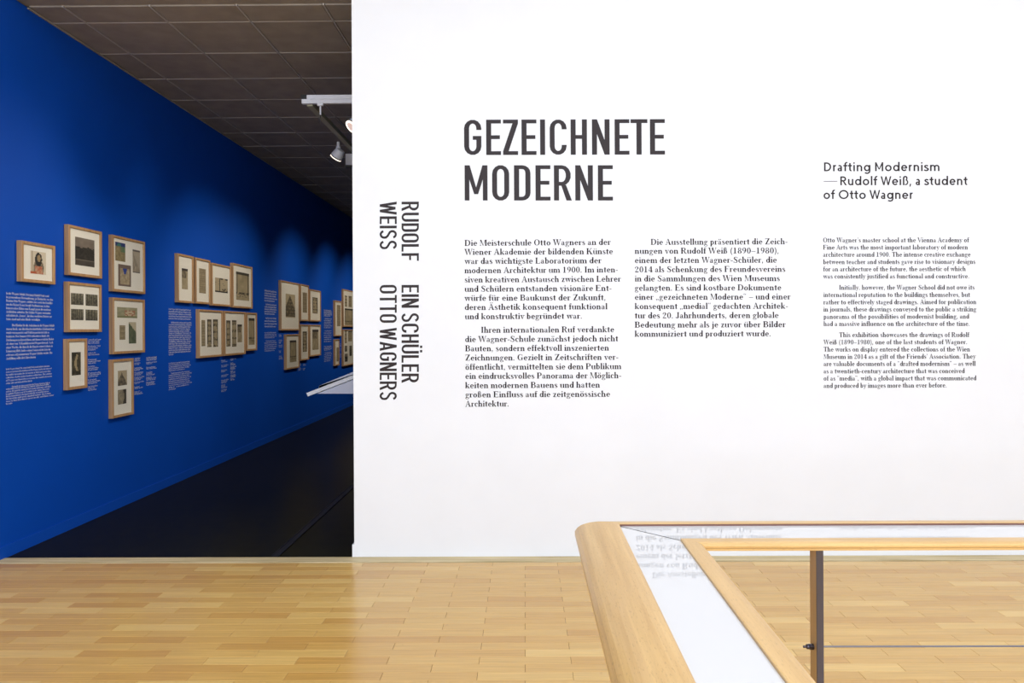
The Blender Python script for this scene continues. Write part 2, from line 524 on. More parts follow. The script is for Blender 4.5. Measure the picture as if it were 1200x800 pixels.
# ---- a bold modern-face serif for the body text (em = 1)
def serif_font():
    S, h, e, X, C, A, Dn = 0.140, 0.055, 0.045, 0.45, 0.70, 0.72, -0.20
    G = {}
    def st(g, x, y0, y1, b=1, t=0, s=S):
        g.R(x, y0, x + s, y1)
        if b: g.R(x - e, y0, x + s + e, y0 + h)
        if t == 1: g.P((x - e, y1 - h * 1.3), (x, y1 - h * 1.6), (x + s * .6, y1), (x + s * .2, y1))
        if t == 2: g.R(x - e, y1 - h, x + s + e, y1)
        return g
    def arch(g, xa, xb, y=X, ry=0.17):
        g.B(((xa + xb) / 2, y - ry, (xb - xa) / 2, ry), ((xa + xb - S) / 2, y - ry, (xb - S - xa) / 2, ry - h * 1.3), 0, 180); return g
    def ring(g, cx_, cy_, rx, ry, a0=0, a1=360, s=S, hh=h):
        g.B((cx_, cy_, rx, ry), (cx_, cy_, rx - s, ry - hh), a0, a1); return g
    N = Glyphs
    def bowl(g, cx_): return ring(g, cx_, X / 2, 0.2, X / 2 + 0.01, 0, 360, S * .95)
    g = N(); g.B((.21, .27, .15, .18), (.18, .27, .08, .145), 0, 150); g.R(.25, .06, .36, .28); g.P((.25, .06), (.36, .06), (.43, .0), (.34, 0)); ring(g, .17, .125, .145, .13, 60, 330, .1); g.O(.09, .35, .05); G['a'] = (g, .45)
    g = N(); st(g, .05, 0, A, 0, 1); bowl(g, .25); G['b'] = (g, .49)
    g = N(); ring(g, .24, X / 2, .21, X / 2 + .01, 50, 310, S); g.O(.36, .34, .05); G['c'] = (g, .43)
    g = N(); bowl(g, .23); st(g, .32, 0, A, 0, 1); g.R(.32, 0, .47, h); G['d'] = (g, .50)
    g = N(); ring(g, .24, X / 2, .21, X / 2 + .01, 0, 180, S * .95); ring(g, .24, X / 2, .21, X / 2 + .01, 180, 320, S * .95); g.R(.1, .215, .44, .215 + h); G['e'] = (g, .47)
    g = N(); st(g, .08, 0, X + .1); g.B((.21, .58, .13, .14), (.225, .58, .025, .11), 60, 180); g.O(.29, .64, .045); g.R(.0, X - h, .30, X); G['f'] = (g, .31)
    g = N(); ring(g, .20, .30, .165, .155, 0, 360, .1); ring(g, .22, -.09, .21, .115, 0, 360, .07, .04); g.P((.06, .1), (.16, .15), (.14, .0), (.06, .03)); g.P((.1, .075), (.3, .055), (.34, -.02), (.1, 0)); g.O(.41, .41, .05); G['g'] = (g, .46)
    g = N(); st(g, .05, 0, A, 1, 1); arch(g, .15, .46); st(g, .46 - S, 0, X - .17); G['h'] = (g, .53)
    g = N(); st(g, .06, 0, X, 1, 1); g.O(.12, .62, .068); G['i'] = (g, .25)
    g = N(); st(g, .08, -.08, X, 0, 1); g.B((.06, -.08, .138, .12), (.04, -.08, .04, .09), 270, 360); g.O(.02, -.15, .045); g.O(.14, .62, .068); G['j'] = (g, .26)
    g = N(); st(g, .05, 0, A, 1, 1); g.P((.16, .2), (.2, .2), (.42, X), (.37, X)); g.P((.2, .27), (.3, .3), (.5, 0), (.36, 0)); g.R(.32, 0, .53, h); g.R(.30, X - h, .48, X); G['k'] = (g, .53)
    g = N(); st(g, .06, 0, A, 1, 1); G['l'] = (g, .25)
    g = N(); st(g, .05, 0, X, 1, 1); arch(g, .15, .45); st(g, .45 - S, 0, X - .17); arch(g, .44, .74); st(g, .74 - S, 0, X - .17); G['m'] = (g, .80)
    g = N(); st(g, .05, 0, X, 1, 1); arch(g, .15, .46); st(g, .46 - S, 0, X - .17); G['n'] = (g, .53)
    g = N(); ring(g, .25, X / 2, .22, X / 2 + .01); G['o'] = (g, .50)
    g = N(); st(g, .06, Dn, X, 1, 1); bowl(g, .26); G['p'] = (g, .50)
    g = N(); bowl(g, .23); st(g, .32, Dn, X, 1, 0); G['q'] = (g, .50)
    g = N(); st(g, .05, 0, X, 1, 1); g.B((.25, .30, .1, .14), (.25, .30, .07, .11), 70, 170); g.O(.31, .38, .052); G['r'] = (g, .37)
    ss = [(.32, .33, .03), (.29, .40, .035), (.2, .435, .045), (.11, .41, .07), (.08, .34, .09), (.14, .265, .12), (.26, .195, .12), (.31, .11, .09), (.27, .03, .06), (.18, .01, .045), (.08, .04, .035), (.045, .13, .03)]
    g = N(); g.K(ss); G['s'] = (g, .38)
    g = N(); st(g, .09, .05, .58, 0, 0); g.B((.21, .08, .12, .09), (.235, .085, .05, .06), 180, 330); g.R(.01, X - h, .3, X); G['t'] = (g, .33)
    g = N(); st(g, .05, .15, X, 0, 1); g.B((.205, .17, .155, .18), (.26, .17, .092, .14), 180, 350); st(g, .34, 0, X, 0, 1); g.R(.34, 0, .50, h); G['u'] = (g, .53)
    def vee(g, x0, y1=X, w=.42, s=S):
        m = x0 + w * .5
        g.P((x0 + .03, y1), (x0 + .03 + s, y1), (m + .06, .0), (m - .01, 0)); g.P((m - .01, 0), (m + .04, 0), (x0 + w, y1), (x0 + w - .04, y1))
        g.R(x0 - .01, y1 - h, x0 + s + .08, y1); g.R(x0 + w - .11, y1 - h, x0 + w + .05, y1)
    g = N(); vee(g, .01); G['v'] = (g, .46)
    g = N(); vee(g, .01, w=.36); vee(g, .29, w=.36); G['w'] = (g, .69)
    g = N(); g.P((.03, X), (.17, X), (.44, 0), (.3, 0)); g.P((.05, 0), (.1, 0), (.40, X), (.36, X)); g.R(0, X - h, .2, X); g.R(.3, X - h, .45, X); g.R(0, 0, .15, h); g.R(.26, 0, .47, h); G['x'] = (g, .47)
    g = N(); vee(g, .01); g.P((.2, 0), (.25, 0), (.16, -.17), (.11, -.17)); g.O(.08, -.15, .045); G['y'] = (g, .45)
    g = N(); g.R(.04, 0, .38, h); g.R(.04, X - h, .38, X); g.P((.04, 0), (.17, 0), (.38, X), (.25, X)); g.R(.35, 0, .38, .13); g.R(.04, X - .12, .07, X); G['z'] = (g, .42)
    g = N(); st(g, .06, 0, .56, 1); g.B((.22, .55, .16, .18), (.23, .55, .06, .15), 0, 180); g.B((.26, .38, .12, .18), (.24, .4, .05, .12), -60, 90); g.B((.24, .17, .2, .18), (.22, .17, .1, .15), -120, 80); G['ß'] = (g, .50)
    for b_, u in (('ä', 'a'), ('ö', 'o'), ('ü', 'u')):
        s0, w = G[u]; g = N().add(s0); g.O(w * .30, .60, .058); g.O(w * .70, .60, .058); G[b_] = (g, w)
    # capitals
    T = .152
    def cs(g, x, b=1, t=1, s=T):
        g.R(x, 0, x + s, C)
        if b: g.R(x - e, 0, x + s + e, h)
        if t: g.R(x - e, C - h, x + s + e, C)
    g = N(); g.P((.28, C), (.36, C), (.62, 0), (.46, 0)); g.P((.28, C), (.32, C), (.12, 0), (.07, 0)); g.R(.15, .22, .48, .22 + h); g.R(0, 0, .2, h); g.R(.40, 0, .68, h); G['A'] = (g, .68)
    g = N(); cs(g, .07); g.R(.2, C - h, .36, C); g.R(.2, .35, .36, .35 + h); g.R(.2, 0, .36, h); g.B((.34, .53, .2, .17), (.34, .53, .06, .13), -90, 90); g.B((.36, .19, .23, .19), (.36, .19, .09, .15), -90, 90); G['B'] = (g, .63)
    g = N(); g.B((.34, .35, .31, .36), (.36, .35, .18, .32), 45, 315); g.R(.56, .45, .59, C); g.R(.56, 0, .59, .22); G['C'] = (g, .64)
    g = N(); cs(g, .07); g.R(.2, C - h, .33, C); g.R(.2, 0, .33, h); g.B((.31, .35, .35, .35), (.31, .35, .2, .31), -90, 90); G['D'] = (g, .70)
    g = N(); cs(g, .07); g.R(.2, C - h, .56, C); g.R(.2, .34, .42, .34 + h); g.R(.2, 0, .58, h); g.R(.53, .53, .56, C); g.R(.55, 0, .58, .19); g.R(.40, .25, .43, .47); G['E'] = (g, .63)
    g = N(); cs(g, .07); g.R(.2, C - h, .56, C); g.R(.2, .34, .42, .34 + h); g.R(.53, .53, .56, C); g.R(.40, .25, .43, .47); G['F'] = (g, .59)
    g = N(); g.B((.34, .35, .31, .36), (.36, .35, .18, .32), 45, 300); g.R(.56, .45, .59, C); g.R(.48, .03, .60, .30); g.R(.42, .27, .66, .27 + h); G['G'] = (g, .70)
    g = N(); cs(g, .07); cs(g, .48); g.R(.2, .34, .5, .34 + h); G['H'] = (g, .72)
    g = N(); cs(g, .08); G['I'] = (g, .33)
    g = N(); g.R(.2, .1, .34, C); g.R(.15, C - h, .39, C); g.B((.17, .12, .17, .14), (.14, .13, .06, .1), 200, 360); g.O(.05, .1, .06); G['J'] = (g, .43)
    g = N(); cs(g, .07); g.P((.2, .28), (.25, .28), (.56, C), (.51, C)); g.P((.27, .38), (.38, .46), (.66, 0), (.5, 0)); g.R(.42, 0, .72, h); g.R(.42, C - h, .64, C); G['K'] = (g, .71)
    g = N(); cs(g, .07); g.R(.2, 0, .54, h); g.R(.51, 0, .54, .22); G['L'] = (g, .58)
    g = N(); cs(g, .62); g.R(.09, 0, .12, C); g.R(.03, 0, .18, h); g.P((.05, C), (.2, C), (.44, 0), (.38, 0)); g.P((.38, 0), (.42, .05), (.66, C), (.60, C)); G['M'] = (g, .83)
    g = N(); g.R(.09, 0, .12, C); g.R(.03, 0, .18, h); g.P((.04, C), (.2, C), (.6, 0), (.52, 0)); g.R(.57, 0, .60, C); g.R(.5, C - h, .67, C); G['N'] = (g, .70)
    g = N(); g.B((.35, .35, .32, .36), (.35, .35, .18, .32)); G['O'] = (g, .70)
    g = N(); cs(g, .07); g.R(.2, C - h, .35, C); g.R(.2, .30, .35, .30 + h); g.B((.33, .5, .24, .2), (.33, .5, .1, .16), -90, 90); G['P'] = (g, .60)
    g = N(); cs(g, .07); g.R(.2, C - h, .35, C); g.R(.2, .33, .35, .33 + h); g.B((.33, .515, .23, .185), (.33, .515, .09, .145), -90, 90); g.P((.3, .34), (.42, .34), (.60, 0), (.46, 0)); g.R(.46, 0, .68, h); G['R'] = (g, .67)
    g = N(); g.K([(x * 1.45, y * 1.55, w * 1.15) for x, y, w in ss]); g.R(.46, .50, .485, C); g.R(.05, 0, .075, .2); G['S'] = (g, .54)
    g = N(); cs(g, .24, 1, 0); g.R(.02, C - h, .60, C); g.R(.02, .5, .05, C); g.R(.57, .5, .60, C); G['T'] = (g, .62)
    g = N(); g.R(.07, .2, .21, C); g.R(.02, C - h, .27, C); g.B((.33, .22, .26, .23), (.37, .22, .18, .19), 180, 360); g.R(.55, .2, .59, C); g.R(.49, C - h, .66, C); G['U'] = (g, .68)
    g = N(); vee(g, .0, C, .62, T); G['V'] = (g, .64)
    g = N(); vee(g, .0, C, .50, T); vee(g, .36, C, .50, T); G['W'] = (g, .90)
    g = N(); g.R(.04, 0, .56, h); g.R(.04, C - h, .56, C); g.P((.04, 0), (.2, 0), (.56, C), (.4, C)); g.R(.53, 0, .56, .2); g.R(.05, .5, .08, C); G['Z'] = (g, .60)
    for b_, u in (('Ä', 'A'), ('Ö', 'O'), ('Ü', 'U')):
        s0, w = G[u]; g = N().add(s0); g.O(w * .36, .82, .055); g.O(w * .66, .82, .055); G[b_] = (g, w)
    # figures
    H = .68
    g = N(); g.B((.25, H / 2, .22, H / 2 + .01), (.25, H / 2, .09, H / 2 - .03)); G['0'] = (g, .50)
    g = N(); g.R(.18, 0, .31, H); g.R(.08, 0, .41, h); g.P((.07, H - .1), (.18, H - .08), (.28, H), (.2, H)); G['1'] = (g, .50)
    g = N(); g.B((.24, .50, .2, .19), (.22, .5, .08, .16), -20, 165); g.P((.44, .48), (.31, .46), (.06, .06), (.11, .08)); g.R(.05, 0, .44, .10); g.O(.09, .5, .055); G['2'] = (g, .50)
    g = N(); g.B((.23, .52, .17, .17), (.21, .52, .06, .135), -80, 160); g.B((.23, .19, .21, .19), (.21, .19, .09, .155), -160, 85); g.O(.09, .54, .05); g.O(.09, .14, .05); G['3'] = (g, .50)
    g = N(); g.R(.28, 0, .41, H); g.P((.02, .19), (.06, .19), (.34, H), (.28, H)); g.R(.02, .16, .48, .16 + h * 1.3); g.R(.2, 0, .48, h); G['4'] = (g, .50)
    g = N(); g.B((.23, .21, .21, .21), (.21, .21, .09, .17), -160, 130); g.R(.08, .34, .11, H); g.R(.08, H - .09, .40, H); g.O(.08, .14, .05); G['5'] = (g, .50)
    g = N(); g.B((.25, .21, .21, .22), (.26, .21, .09, .18)); g.K([(.1, .22, .11), (.12, .42, .10), (.22, .58, .07), (.38, .67, .04)]); G['6'] = (g, .50)
    g = N(); g.R(.06, H - .09, .45, H); g.P((.45, H), (.41, H - .06), (.16, 0), (.29, 0)); g.R(.06, H - .2, .09, H); G['7'] = (g, .50)
    g = N(); g.B((.25, .51, .18, .175), (.25, .51, .08, .14)); g.B((.25, .18, .22, .19), (.25, .18, .09, .15)); G['8'] = (g, .50)
    g = N(); g.B((.25, .47, .21, .22), (.24, .47, .09, .18)); g.K([(.40, .46, .11), (.38, .26, .10), (.28, .10, .07), (.12, .01, .04)]); G['9'] = (g, .50)
    g = N(); g.O(.1, .055, .062); G['.'] = (g, .24)
    g = N(); g.O(.1, .055, .062); g.P((.1, .05), (.16, .05), (.1, -.13), (.06, -.13)); G[','] = (g, .24)
    g = N(); g.O(.1, .66, .055); g.P((.1, .66), (.155, .66), (.11, .5), (.07, .5)); G["'"] = (g, .2)
    g = N(); g.R(.03, .19, .27, .26); G['-'] = (g, .30)
    g = N(); g.R(.02, .20, .48, .25); G['–'] = (g, .50)
    g = N(); g.B((.30, .27, .24, .47), (.34, .27, .19, .44), 110, 250); G['('] = (g, .30)
    g = N(); g.B((.0, .27, .24, .47), (-.04, .27, .19, .44), -70, 70); G[')'] = (g, .30)
    g = N()
    for dx in (0, .17): g.O(.08 + dx, .05, .055); g.P((.08 + dx, .05), (.135 + dx, .05), (.08 + dx, -.12), (.05 + dx, -.12))
    G['„'] = (g, .38)
    g = N()
    for dx in (0, .17): g.O(.08 + dx, .60, .055); g.P((.03 + dx, .6), (.08 + dx, .6), (.13 + dx, .74), (.1 + dx, .74))
    G['“'] = (g, .36)
    g = N()
    for dx in (0, .17): g.O(.08 + dx, .66, .055); g.P((.08 + dx, .66), (.135 + dx, .66), (.09 + dx, .52), (.06 + dx, .52))
    G['”'] = (g, .36)
    return G, .24, .012


# ---- condensed grotesque capitals for the headlines (cap height = 1)
def condensed_font():
    t, b = .142, .108
    G = {}; N = Glyphs
    def loop(g, w, y0, y1, a=None):
        """racetrack outline w wide"""
        r = w / 2
        g.R(0, y0 + r, t, y1 - r); g.R(w - t, y0 + r, w, y1 - r)
        g.B((r, y1 - r, r, r), (r, y1 - r, r - t, r - b), 0, 180); g.B((r, y0 + r, r, r), (r, y0 + r, r - t, r - b), 180, 360)
        return g
    w = .486
    g = N(); r = w / 2; g.R(0, r, t, 1 - r); g.B((r, 1 - r, r, r), (r, 1 - r, r - t, r - b), 0, 180); g.B((r, r, r, r), (r, r, r - t, r - b), 180, 360); g.R(w - t, r, w, .54); g.R(w * .5, .54 - b, w - t, .54); g.R(w - t, .71, w, 1 - r); G['G'] = (g, w)
    g = N(); g.R(0, r, t, 1 - r); g.B((r, 1 - r, r, r), (r, 1 - r, r - t, r - b), 0, 180); g.B((r, r, r, r), (r, r, r - t, r - b), 180, 360); g.R(w - t, r, w, .28); g.R(w - t, .72, w, 1 - r); G['C'] = (g, w)
    g = loop(N(), w, -.005, 1.005); G['O'] = (g, w)
    g = N(); g.R(0, 0, t, 1); g.R(t, 0, .415, b); g.R(t, 1 - b, .415, 1); g.R(t, .45, .385, .45 + b); G['E'] = (g, .415)
    g = N(); g.R(0, 0, t, 1); g.R(t, 1 - b, .41, 1); g.R(t, .44, .37, .44 + b); G['F'] = (g, .41)
    g = N(); g.R(0, 0, t, 1); g.R(t, 0, .40, b); G['L'] = (g, .40)
    g = N(); g.R(0, 0, .415, b); g.R(0, 1 - b, .415, 1); g.P((0, b), (.155, b), (.415, 1 - b), (.26, 1 - b)); G['Z'] = (g, .415)
    g = N(); g.R(0, 0, t, 1); G['I'] = (g, t)
    g = N(); g.R(0, 0, t, 1); g.R(.46 - t, 0, .46, 1); g.R(t, .45, .46 - t, .45 + b); G['H'] = (g, .46)
    g = N(); g.R(0, 0, t, 1); g.R(.495 - t, 0, .495, 1); g.P((t * .2, 1), (t, 1), (.495 - t * .2, 0), (.495 - t, 0)); g.P((t, 1), (t * .9, .62), (.495 - t, 0), (.495 - t * .9, .38)); G['N'] = (g, .495)
    g = N(); g.R((.46 - t) / 2, 0, (.46 + t) / 2, 1); g.R(0, 1 - b, .46, 1); G['T'] = (g, .46)
    m = .64; g = N(); g.R(0, 0, t * .93, 1); g.R(m - t * .93, 0, m, 1); g.P((0, 1), (t, 1), (m / 2 + .055, .18), (m / 2 - .055, .18)); g.P((m - t, 1), (m, 1), (m / 2 + .055, .18), (m / 2 - .055, .18)); G['M'] = (g, m)
    w2 = .455; r2 = .22
    g = N(); g.R(0, 0, t, 1); g.R(t, 0, w2 - r2, b); g.R(t, 1 - b, w2 - r2, 1); g.R(w2 - t, r2, w2, 1 - r2)
    g.B((w2 - r2, 1 - r2, r2, r2), (w2 - r2, 1 - r2, r2 - t, r2 - b), 0, 90); g.B((w2 - r2, r2, r2, r2), (w2 - r2, r2, r2 - t, r2 - b), 270, 360); G['D'] = (g, w2)
    g = N(); g.R(0, 0, t, 1); yb, yt = .42, 1.0; cy_ = (yb + yt) / 2; rr = (yt - yb) / 2; w3 = .475; rx = .25
    g.R(t, yt - b, w3 - rx, yt); g.R(t, yb, w3 - rx, yb + b); g.B((w3 - rx, cy_, rx, rr), (w3 - rx, cy_, rx - t, rr - b), -90, 90); g.P((.20, .44), (.34, .44), (.50, 0), (.35, 0)); G['R'] = (g, .50)
    g = N(); g.R(0, r, t, 1); g.R(w - t, r, w, 1); g.B((r, r, r, r), (r, r, r - t, r - b), 180, 360); G['U'] = (g, w)
    g = N().add(G['U'][0]); g.R(.06, 1.07, .19, 1.2); g.R(w - .19, 1.07, w - .06, 1.2); G['Ü'] = (g, w)
    ws = .48
    pts = arcp(ws / 2, .745, ws / 2 - t / 2, .20, 15, 180, 8) + [(.078, .68), (.12, .60), (.22, .53), (.33, .46), (.40, .37), (.41, .27)] + arcp(ws / 2, .255, ws / 2 - t / 2, .20, 0, -168, 8)[1:]
    g = N(); g.K(pts, .122); G['S'] = (g, ws)
    g = N(); g.P((.19, 1), (.33, 1), (.52, 0), (.375, 0)); g.P((.19, 1), (.33, 1), (.145, 0), (0, 0)); g.R(.12, .20, .40, .20 + b); G['A'] = (g, .52)
    g = N()
    for x0, x1 in ((0, .19), (.19, .36), (.36, .53), (.53, .72)):
        pass
    g.P((0, 1), (.14, 1), (.27, 0), (.14, 0)); g.P((.27, 0), (.14, 0), (.28, .93), (.40, .93)); g.P((.30, .93), (.42, .93), (.56, 0), (.43, 0)); g.P((.43, 0), (.56, 0), (.70, 1), (.56, 1)); G['W'] = (g, .70)
    g = N(); G[' '] = (g, .20)
    return G, .20, .085


# ---- round humanist sans for the English title (cap height = 1)
def round_font():
    t = .155; X = .70; G = {}; N = Glyphs; e = t / 2
    def rnd(g, cx_, rx=.30, a0=0, a1=360): g.B((cx_, X / 2, rx, X / 2 + .01), (cx_, X / 2, rx - t, X / 2 + .01 - t), a0, a1); return g
    g = N(); g.R(.09, 0, .09 + t, 1); g.R(.2, 0, .38, t); g.R(.2, 1 - t, .38, 1); g.B((.36, .5, .44, .5), (.36, .5, .44 - t, .5 - t), -90, 90); G['D'] = (g, .86)
    g = N(); g.R(.09, 0, .09 + t, 1); g.R(.2, 1 - t, .42, 1); g.R(.2, .42, .42, .42 + t); g.B((.40, .71, .28, .29), (.40, .71, .28 - t, .29 - t), -90, 90); g.P((.32, .45), (.48, .45), (.74, 0), (.57, 0)); G['R'] = (g, .76)
    g = N(); g.R(.09, 0, .09 + t, 1); g.R(.89 - t, 0, .89, 1); g.P((.09, 1), (.22, 1), (.54, .2), (.44, .2)); g.P((.76, 1), (.89, 1), (.54, .2), (.44, .2)); G['M'] = (g, .98)
    g = N(); g.P((.0, 1), (.15, 1), (.39, 0), (.26, 0)); g.P((.26, 0), (.39, 0), (.60, 1), (.49, 1)); g.P((.49, 1), (.60, 1), (.83, 0), (.70, 0)); g.P((.70, 0), (.83, 0), (1.08, 1), (.94, 1)); G['W'] = (g, 1.07)
    g = N(); g.B((.55, .5, .50, .515), (.55, .5, .50 - t, .515 - t)); G['O'] = (g, 1.10)
    g = N(); g.B((.27, X - .24, .215, .25), (.27, X - .24, .215 - t, .25 - t), 0, 140); g.R(.485 - t, 0, .485, X - .24); g.B((.26, .20, .21, .21), (.26, .20, .21 - t, .21 - t * .8), 0, 360); G['a'] = (g, .58)
    g = N(); rnd(g, .36, .31); g.R(.54, 0, .54 + t, 1.04); G['d'] = (g, .75)
    g = N(); rnd(g, .36, .31, 0, 322); g.R(.12, X / 2 - t * .4, .62, X / 2 + t * .4); G['e'] = (g, .70)
    g = N(); g.R(.12, 0, .12 + t, .80); g.B((.34, .80, .22, .25), (.34, .80, .22 - t, .25 - t), 65, 180); g.R(.01, X - t, .40, X); G['f'] = (g, .42)
    g = N(); rnd(g, .36, .31); g.R(.54, -.05, .54 + t, X); g.B((.36, -.05, .315, .26), (.36, -.05, .315 - t, .26 - t), 215, 360); G['g'] = (g, .75)
    g = N(); g.R(.08, 0, .08 + t, X); g.O(.147, .92, .09); G['i'] = (g, .30)
    g = N(); g.R(.08, 0, .08 + t, 1.04); G['l'] = (g, .30)
    def ar(g, x): g.B((x + .27, X - .27, .27, .28), (x + .27, X - .27, .27 - t, .28 - t), 0, 180); g.R(x + .54 - t, 0, x + .54, X - .27)
    g = N(); g.R(.08, 0, .08 + t, X); ar(g, .08); G['n'] = (g, .70)
    g = N(); g.R(.08, 0, .08 + t, X); ar(g, .08); ar(g, .62 - t); G['m'] = (g, 1.11)
    g = N(); rnd(g, .38, .33); G['o'] = (g, .76)
    g = N(); g.R(.08, 0, .08 + t, X); g.B((.33, X - .27, .25, .28), (.33, X - .27, .25 - t, .28 - t), 75, 180); G['r'] = (g, .44)
    g = N(); g.K([(.43, .56), (.34, .62), (.24, .63), (.14, .59), (.12, .50), (.18, .42), (.32, .34), (.42, .27), (.44, .18), (.38, .09), (.26, .06), (.13, .09), (.06, .16)], .145); G['s'] = (g, .52)
    g = N(); g.R(.13, .2, .13 + t, .92); g.B((.33, .2, .20, .21), (.33, .2, .20 - t, .21 - t), 180, 285); g.R(.01, X - t, .40, X); G['t'] = (g, .43)
    g = N(); g.R(.07, .27, .07 + t, X); g.B((.34, .27, .27, .28), (.34, .27, .27 - t, .28 - t), 180, 360); g.R(.61 - t, 0, .61, X); G['u'] = (g, .69)
    g = N(); g.R(.08, 0, .08 + t, .78); g.B((.32, .78, .24, .27), (.32, .78, .24 - t, .27 - t), 0, 180); g.K([(.49, .78), (.46, .64), (.40, .58)], .125); g.K([(.38, .585), (.50, .52), (.55, .40), (.56, .28), (.50, .13), (.40, .07), (.28, .07)], .125); G['ß'] = (g, .67)
    g = N(); g.P((.08, .15), (.22, .15), (.13, -.18), (.04, -.18)); G[','] = (g, .30)
    g = N(); g.R(.02, .42, 1.40, .48); G['—'] = (g, 1.58)
    return G, .28, .03


SER, CON, RND = serif_font(), condensed_font(), round_font()


def shape(font, s):
    G, sp, tr = font
    x = 0; out = []
    for ch in s:
        if ch == ' ': x += sp; continue
        if ch not in G: continue
        g, w = G[ch]
        out += [[(a + x, b) for a, b in q] for q in g.p]
        x += w + tr
    return out, x - tr


def put(bm, polys, O, U, V):
    nrm = U.cross(V)
    nn = nrm.normalized()
    for qi, q in enumerate(polys):
        a = 0
        for i in range(len(q)):
            x0, y0 = q[i]; x1, y1 = q[(i + 1) % len(q)]; a += x0 * y1 - x1 * y0
        if abs(a) < 1e-7: continue
        if a < 0: q = q[::-1]
        bm.faces.new([bm.verts.new(O + U * x + V * y + nn * (qi % 13) * 2e-5) for x, y in q])


LOFF = 0.0009
def line_on_white(name, s, xl, bl, xr, br, cap_px, font, mat, parent, cap_units):
    polys, w = shape(font, s)
    a = on_y(xl, bl, D - LOFF); b = on_y(xr, br, D - LOFF)
    U = (b - a) / w
    V = Vector((0, 0, (cap_px * D / F) / cap_units))
    bm = bmesh.new(); put(bm, polys, a, U, V)
    return link(name, bm, mat, parent)


def text_root(name, px, py, label):
    p = on_y(px, py, D - LOFF)
    return tag(empty(name, p), label, 'lettering')


# headline, letter by letter
hd = text_root('headline', 543, 236, 'tall black condensed capital headline in two rows on white wall')
def zx(x, s=4.4444, o=530): return o + x / s
HT = [('G', 62, 152), ('E', 177, 254), ('Z', 265, 343), ('E', 361, 439), ('I', 458, 484), ('C', 508, 596), ('H', 617, 702), ('N', 728, 820), ('E', 846, 923), ('T', 929, 1017), ('E', 1030, 1108)]
HB = [('M', 65, 184), ('O', 208, 297), ('D', 322, 408), ('E', 434, 512), ('R', 530, 623), ('N', 641, 733), ('E', 759, 837)]
for row, bl0, bl1, top in ((HT, 274, 271, 90), (HB, 510.5, 510.5, 327)):
    for ch, a, b in row:
        k = (a - 62) / 1046.0; bl = 120 + (bl0 + (bl1 - bl0) * k) / 4.4444
        bl2 = 120 + (bl0 + (bl1 - bl0) * (b - 62) / 1046.0) / 4.4444
        polys, _ = shape(CON, ch); w = CON[0][ch][1]
        A_ = on_y(zx(a), bl, D - LOFF); B_ = on_y(zx(b), bl2, D - LOFF)
        V = Vector((0, 0, (bl0 - top) / 4.4444 * D / F))
        bm = bmesh.new(); put(bm, polys, A_, (B_ - A_) / w, V)
        link('letter', bm, M['ink'], hd)

# sideways lettering
def vertical(name, words_, xb, xt, label):
    root = tag(empty(name, on_y(xb, words_[0][1], D - LOFF)), label, 'lettering')
    for s, y0, y1 in words_:
        polys, w = shape(CON, s)
        a = on_y(xb, y0, D - LOFF); b = on_y(xb, y1, D - LOFF); c = on_y(xt, y0, D - LOFF)
        bm = bmesh.new(); put(bm, polys, a, (b - a) / w, Vector(((c - a).x, 0, 0)))
        link('word', bm, M['ink'], root)
vertical('sideways_title', [('RUDOLF', 236.3, 305.6), ('EIN SCHÜLER', 333.8, 448.6)], 470.6, 490.8, 'sideways black capitals with umlaut, the line next to the headline')
vertical('sideways_title', [('WEISS', 236.3, 292.2), ('OTTO WAGNERS', 333.8, 468.8)], 445.0, 464.9, 'sideways black capitals along the free edge of white wall')

# English title
et = text_root('english_title', 964, 236, 'round black sans serif title in three lines above small English text')
for s, a, b, y0, y1 in (('Drafting Modernism', 78, 812, 110, 108.5), ('—Rudolf Weiß, a student', 80, 982, 197.5, 196), ('of Otto Wagner', 77, 642, 283, 282.5)):
    f = lambda v: 950 + v / 5.333
    line_on_white('text_line', s, f(a), 180 + y0 / 5.333, f(b), 180 + y1 / 5.333, 10.4, RND, M['ink'], et, 1.0)


def column(name, rows, ox, oy, sc, cap, label, root=None):
    for s, a, b, y0, y1 in rows:
        if root is None:
            root = text_root(name, ox + a / sc, oy + y0 / sc, label)
        line_on_white('text_line', s, ox + a / sc, oy + y0 / sc, ox + b / sc, oy + y1 / sc, cap, SER, M['inkbrown'], root, 0.70)
    return root

c1 = column('body_text', [
    ('Die Meisterschule Otto Wagners an der', 82, 1062, 103, 96), ('Wiener Akademie der bildenden Künste', 82, 1077, 163, 158),
    ('war das wichtigste Laboratorium der', 82, 1000, 224, 219), ('modernen Architektur um 1900. Im inten-', 82, 1110, 286, 280),
    ('siven kreativen Austausch zwischen Lehrer', 82, 1130, 348, 342), ('und Schülern entstanden visionäre Ent-', 82, 1068, 410, 404),
    ('würfe für eine Baukunst der Zukunft,', 82, 1030, 471, 466), ('deren Ästhetik konsequent funktional', 83, 1040, 532, 527),
    ('und konstruktiv begründet war.', 84, 872, 594, 590)], 530, 270, 5.714, 7.0, 'bold dark German text column under the headline')
column('body_text', [
    ('Ihren internationalen Ruf verdankte', 192, 1085, 113, 109), ('die Wagner-Schule zunächst jedoch nicht', 85, 1112, 175, 170),
    ('Bauten, sondern effektvoll inszenierten', 86, 1050, 237, 232), ('Zeichnungen. Gezielt in Zeitschriften ver-', 86, 1113, 299, 294),
    ('öffentlicht, vermittelten sie dem Publikum', 86, 1133, 361, 356), ('ein eindrucksvolles Panorama der Möglich-', 86, 1133, 422, 417),
    ('keiten modernen Bauens und hatten', 86, 990, 484, 480), ('großen Einfluss auf die zeitgenössische', 87, 1058, 546, 541),
    ('Architektur.', 87, 382, 608, 606)], 530, 370, 5.714, 7.0, '', c1)
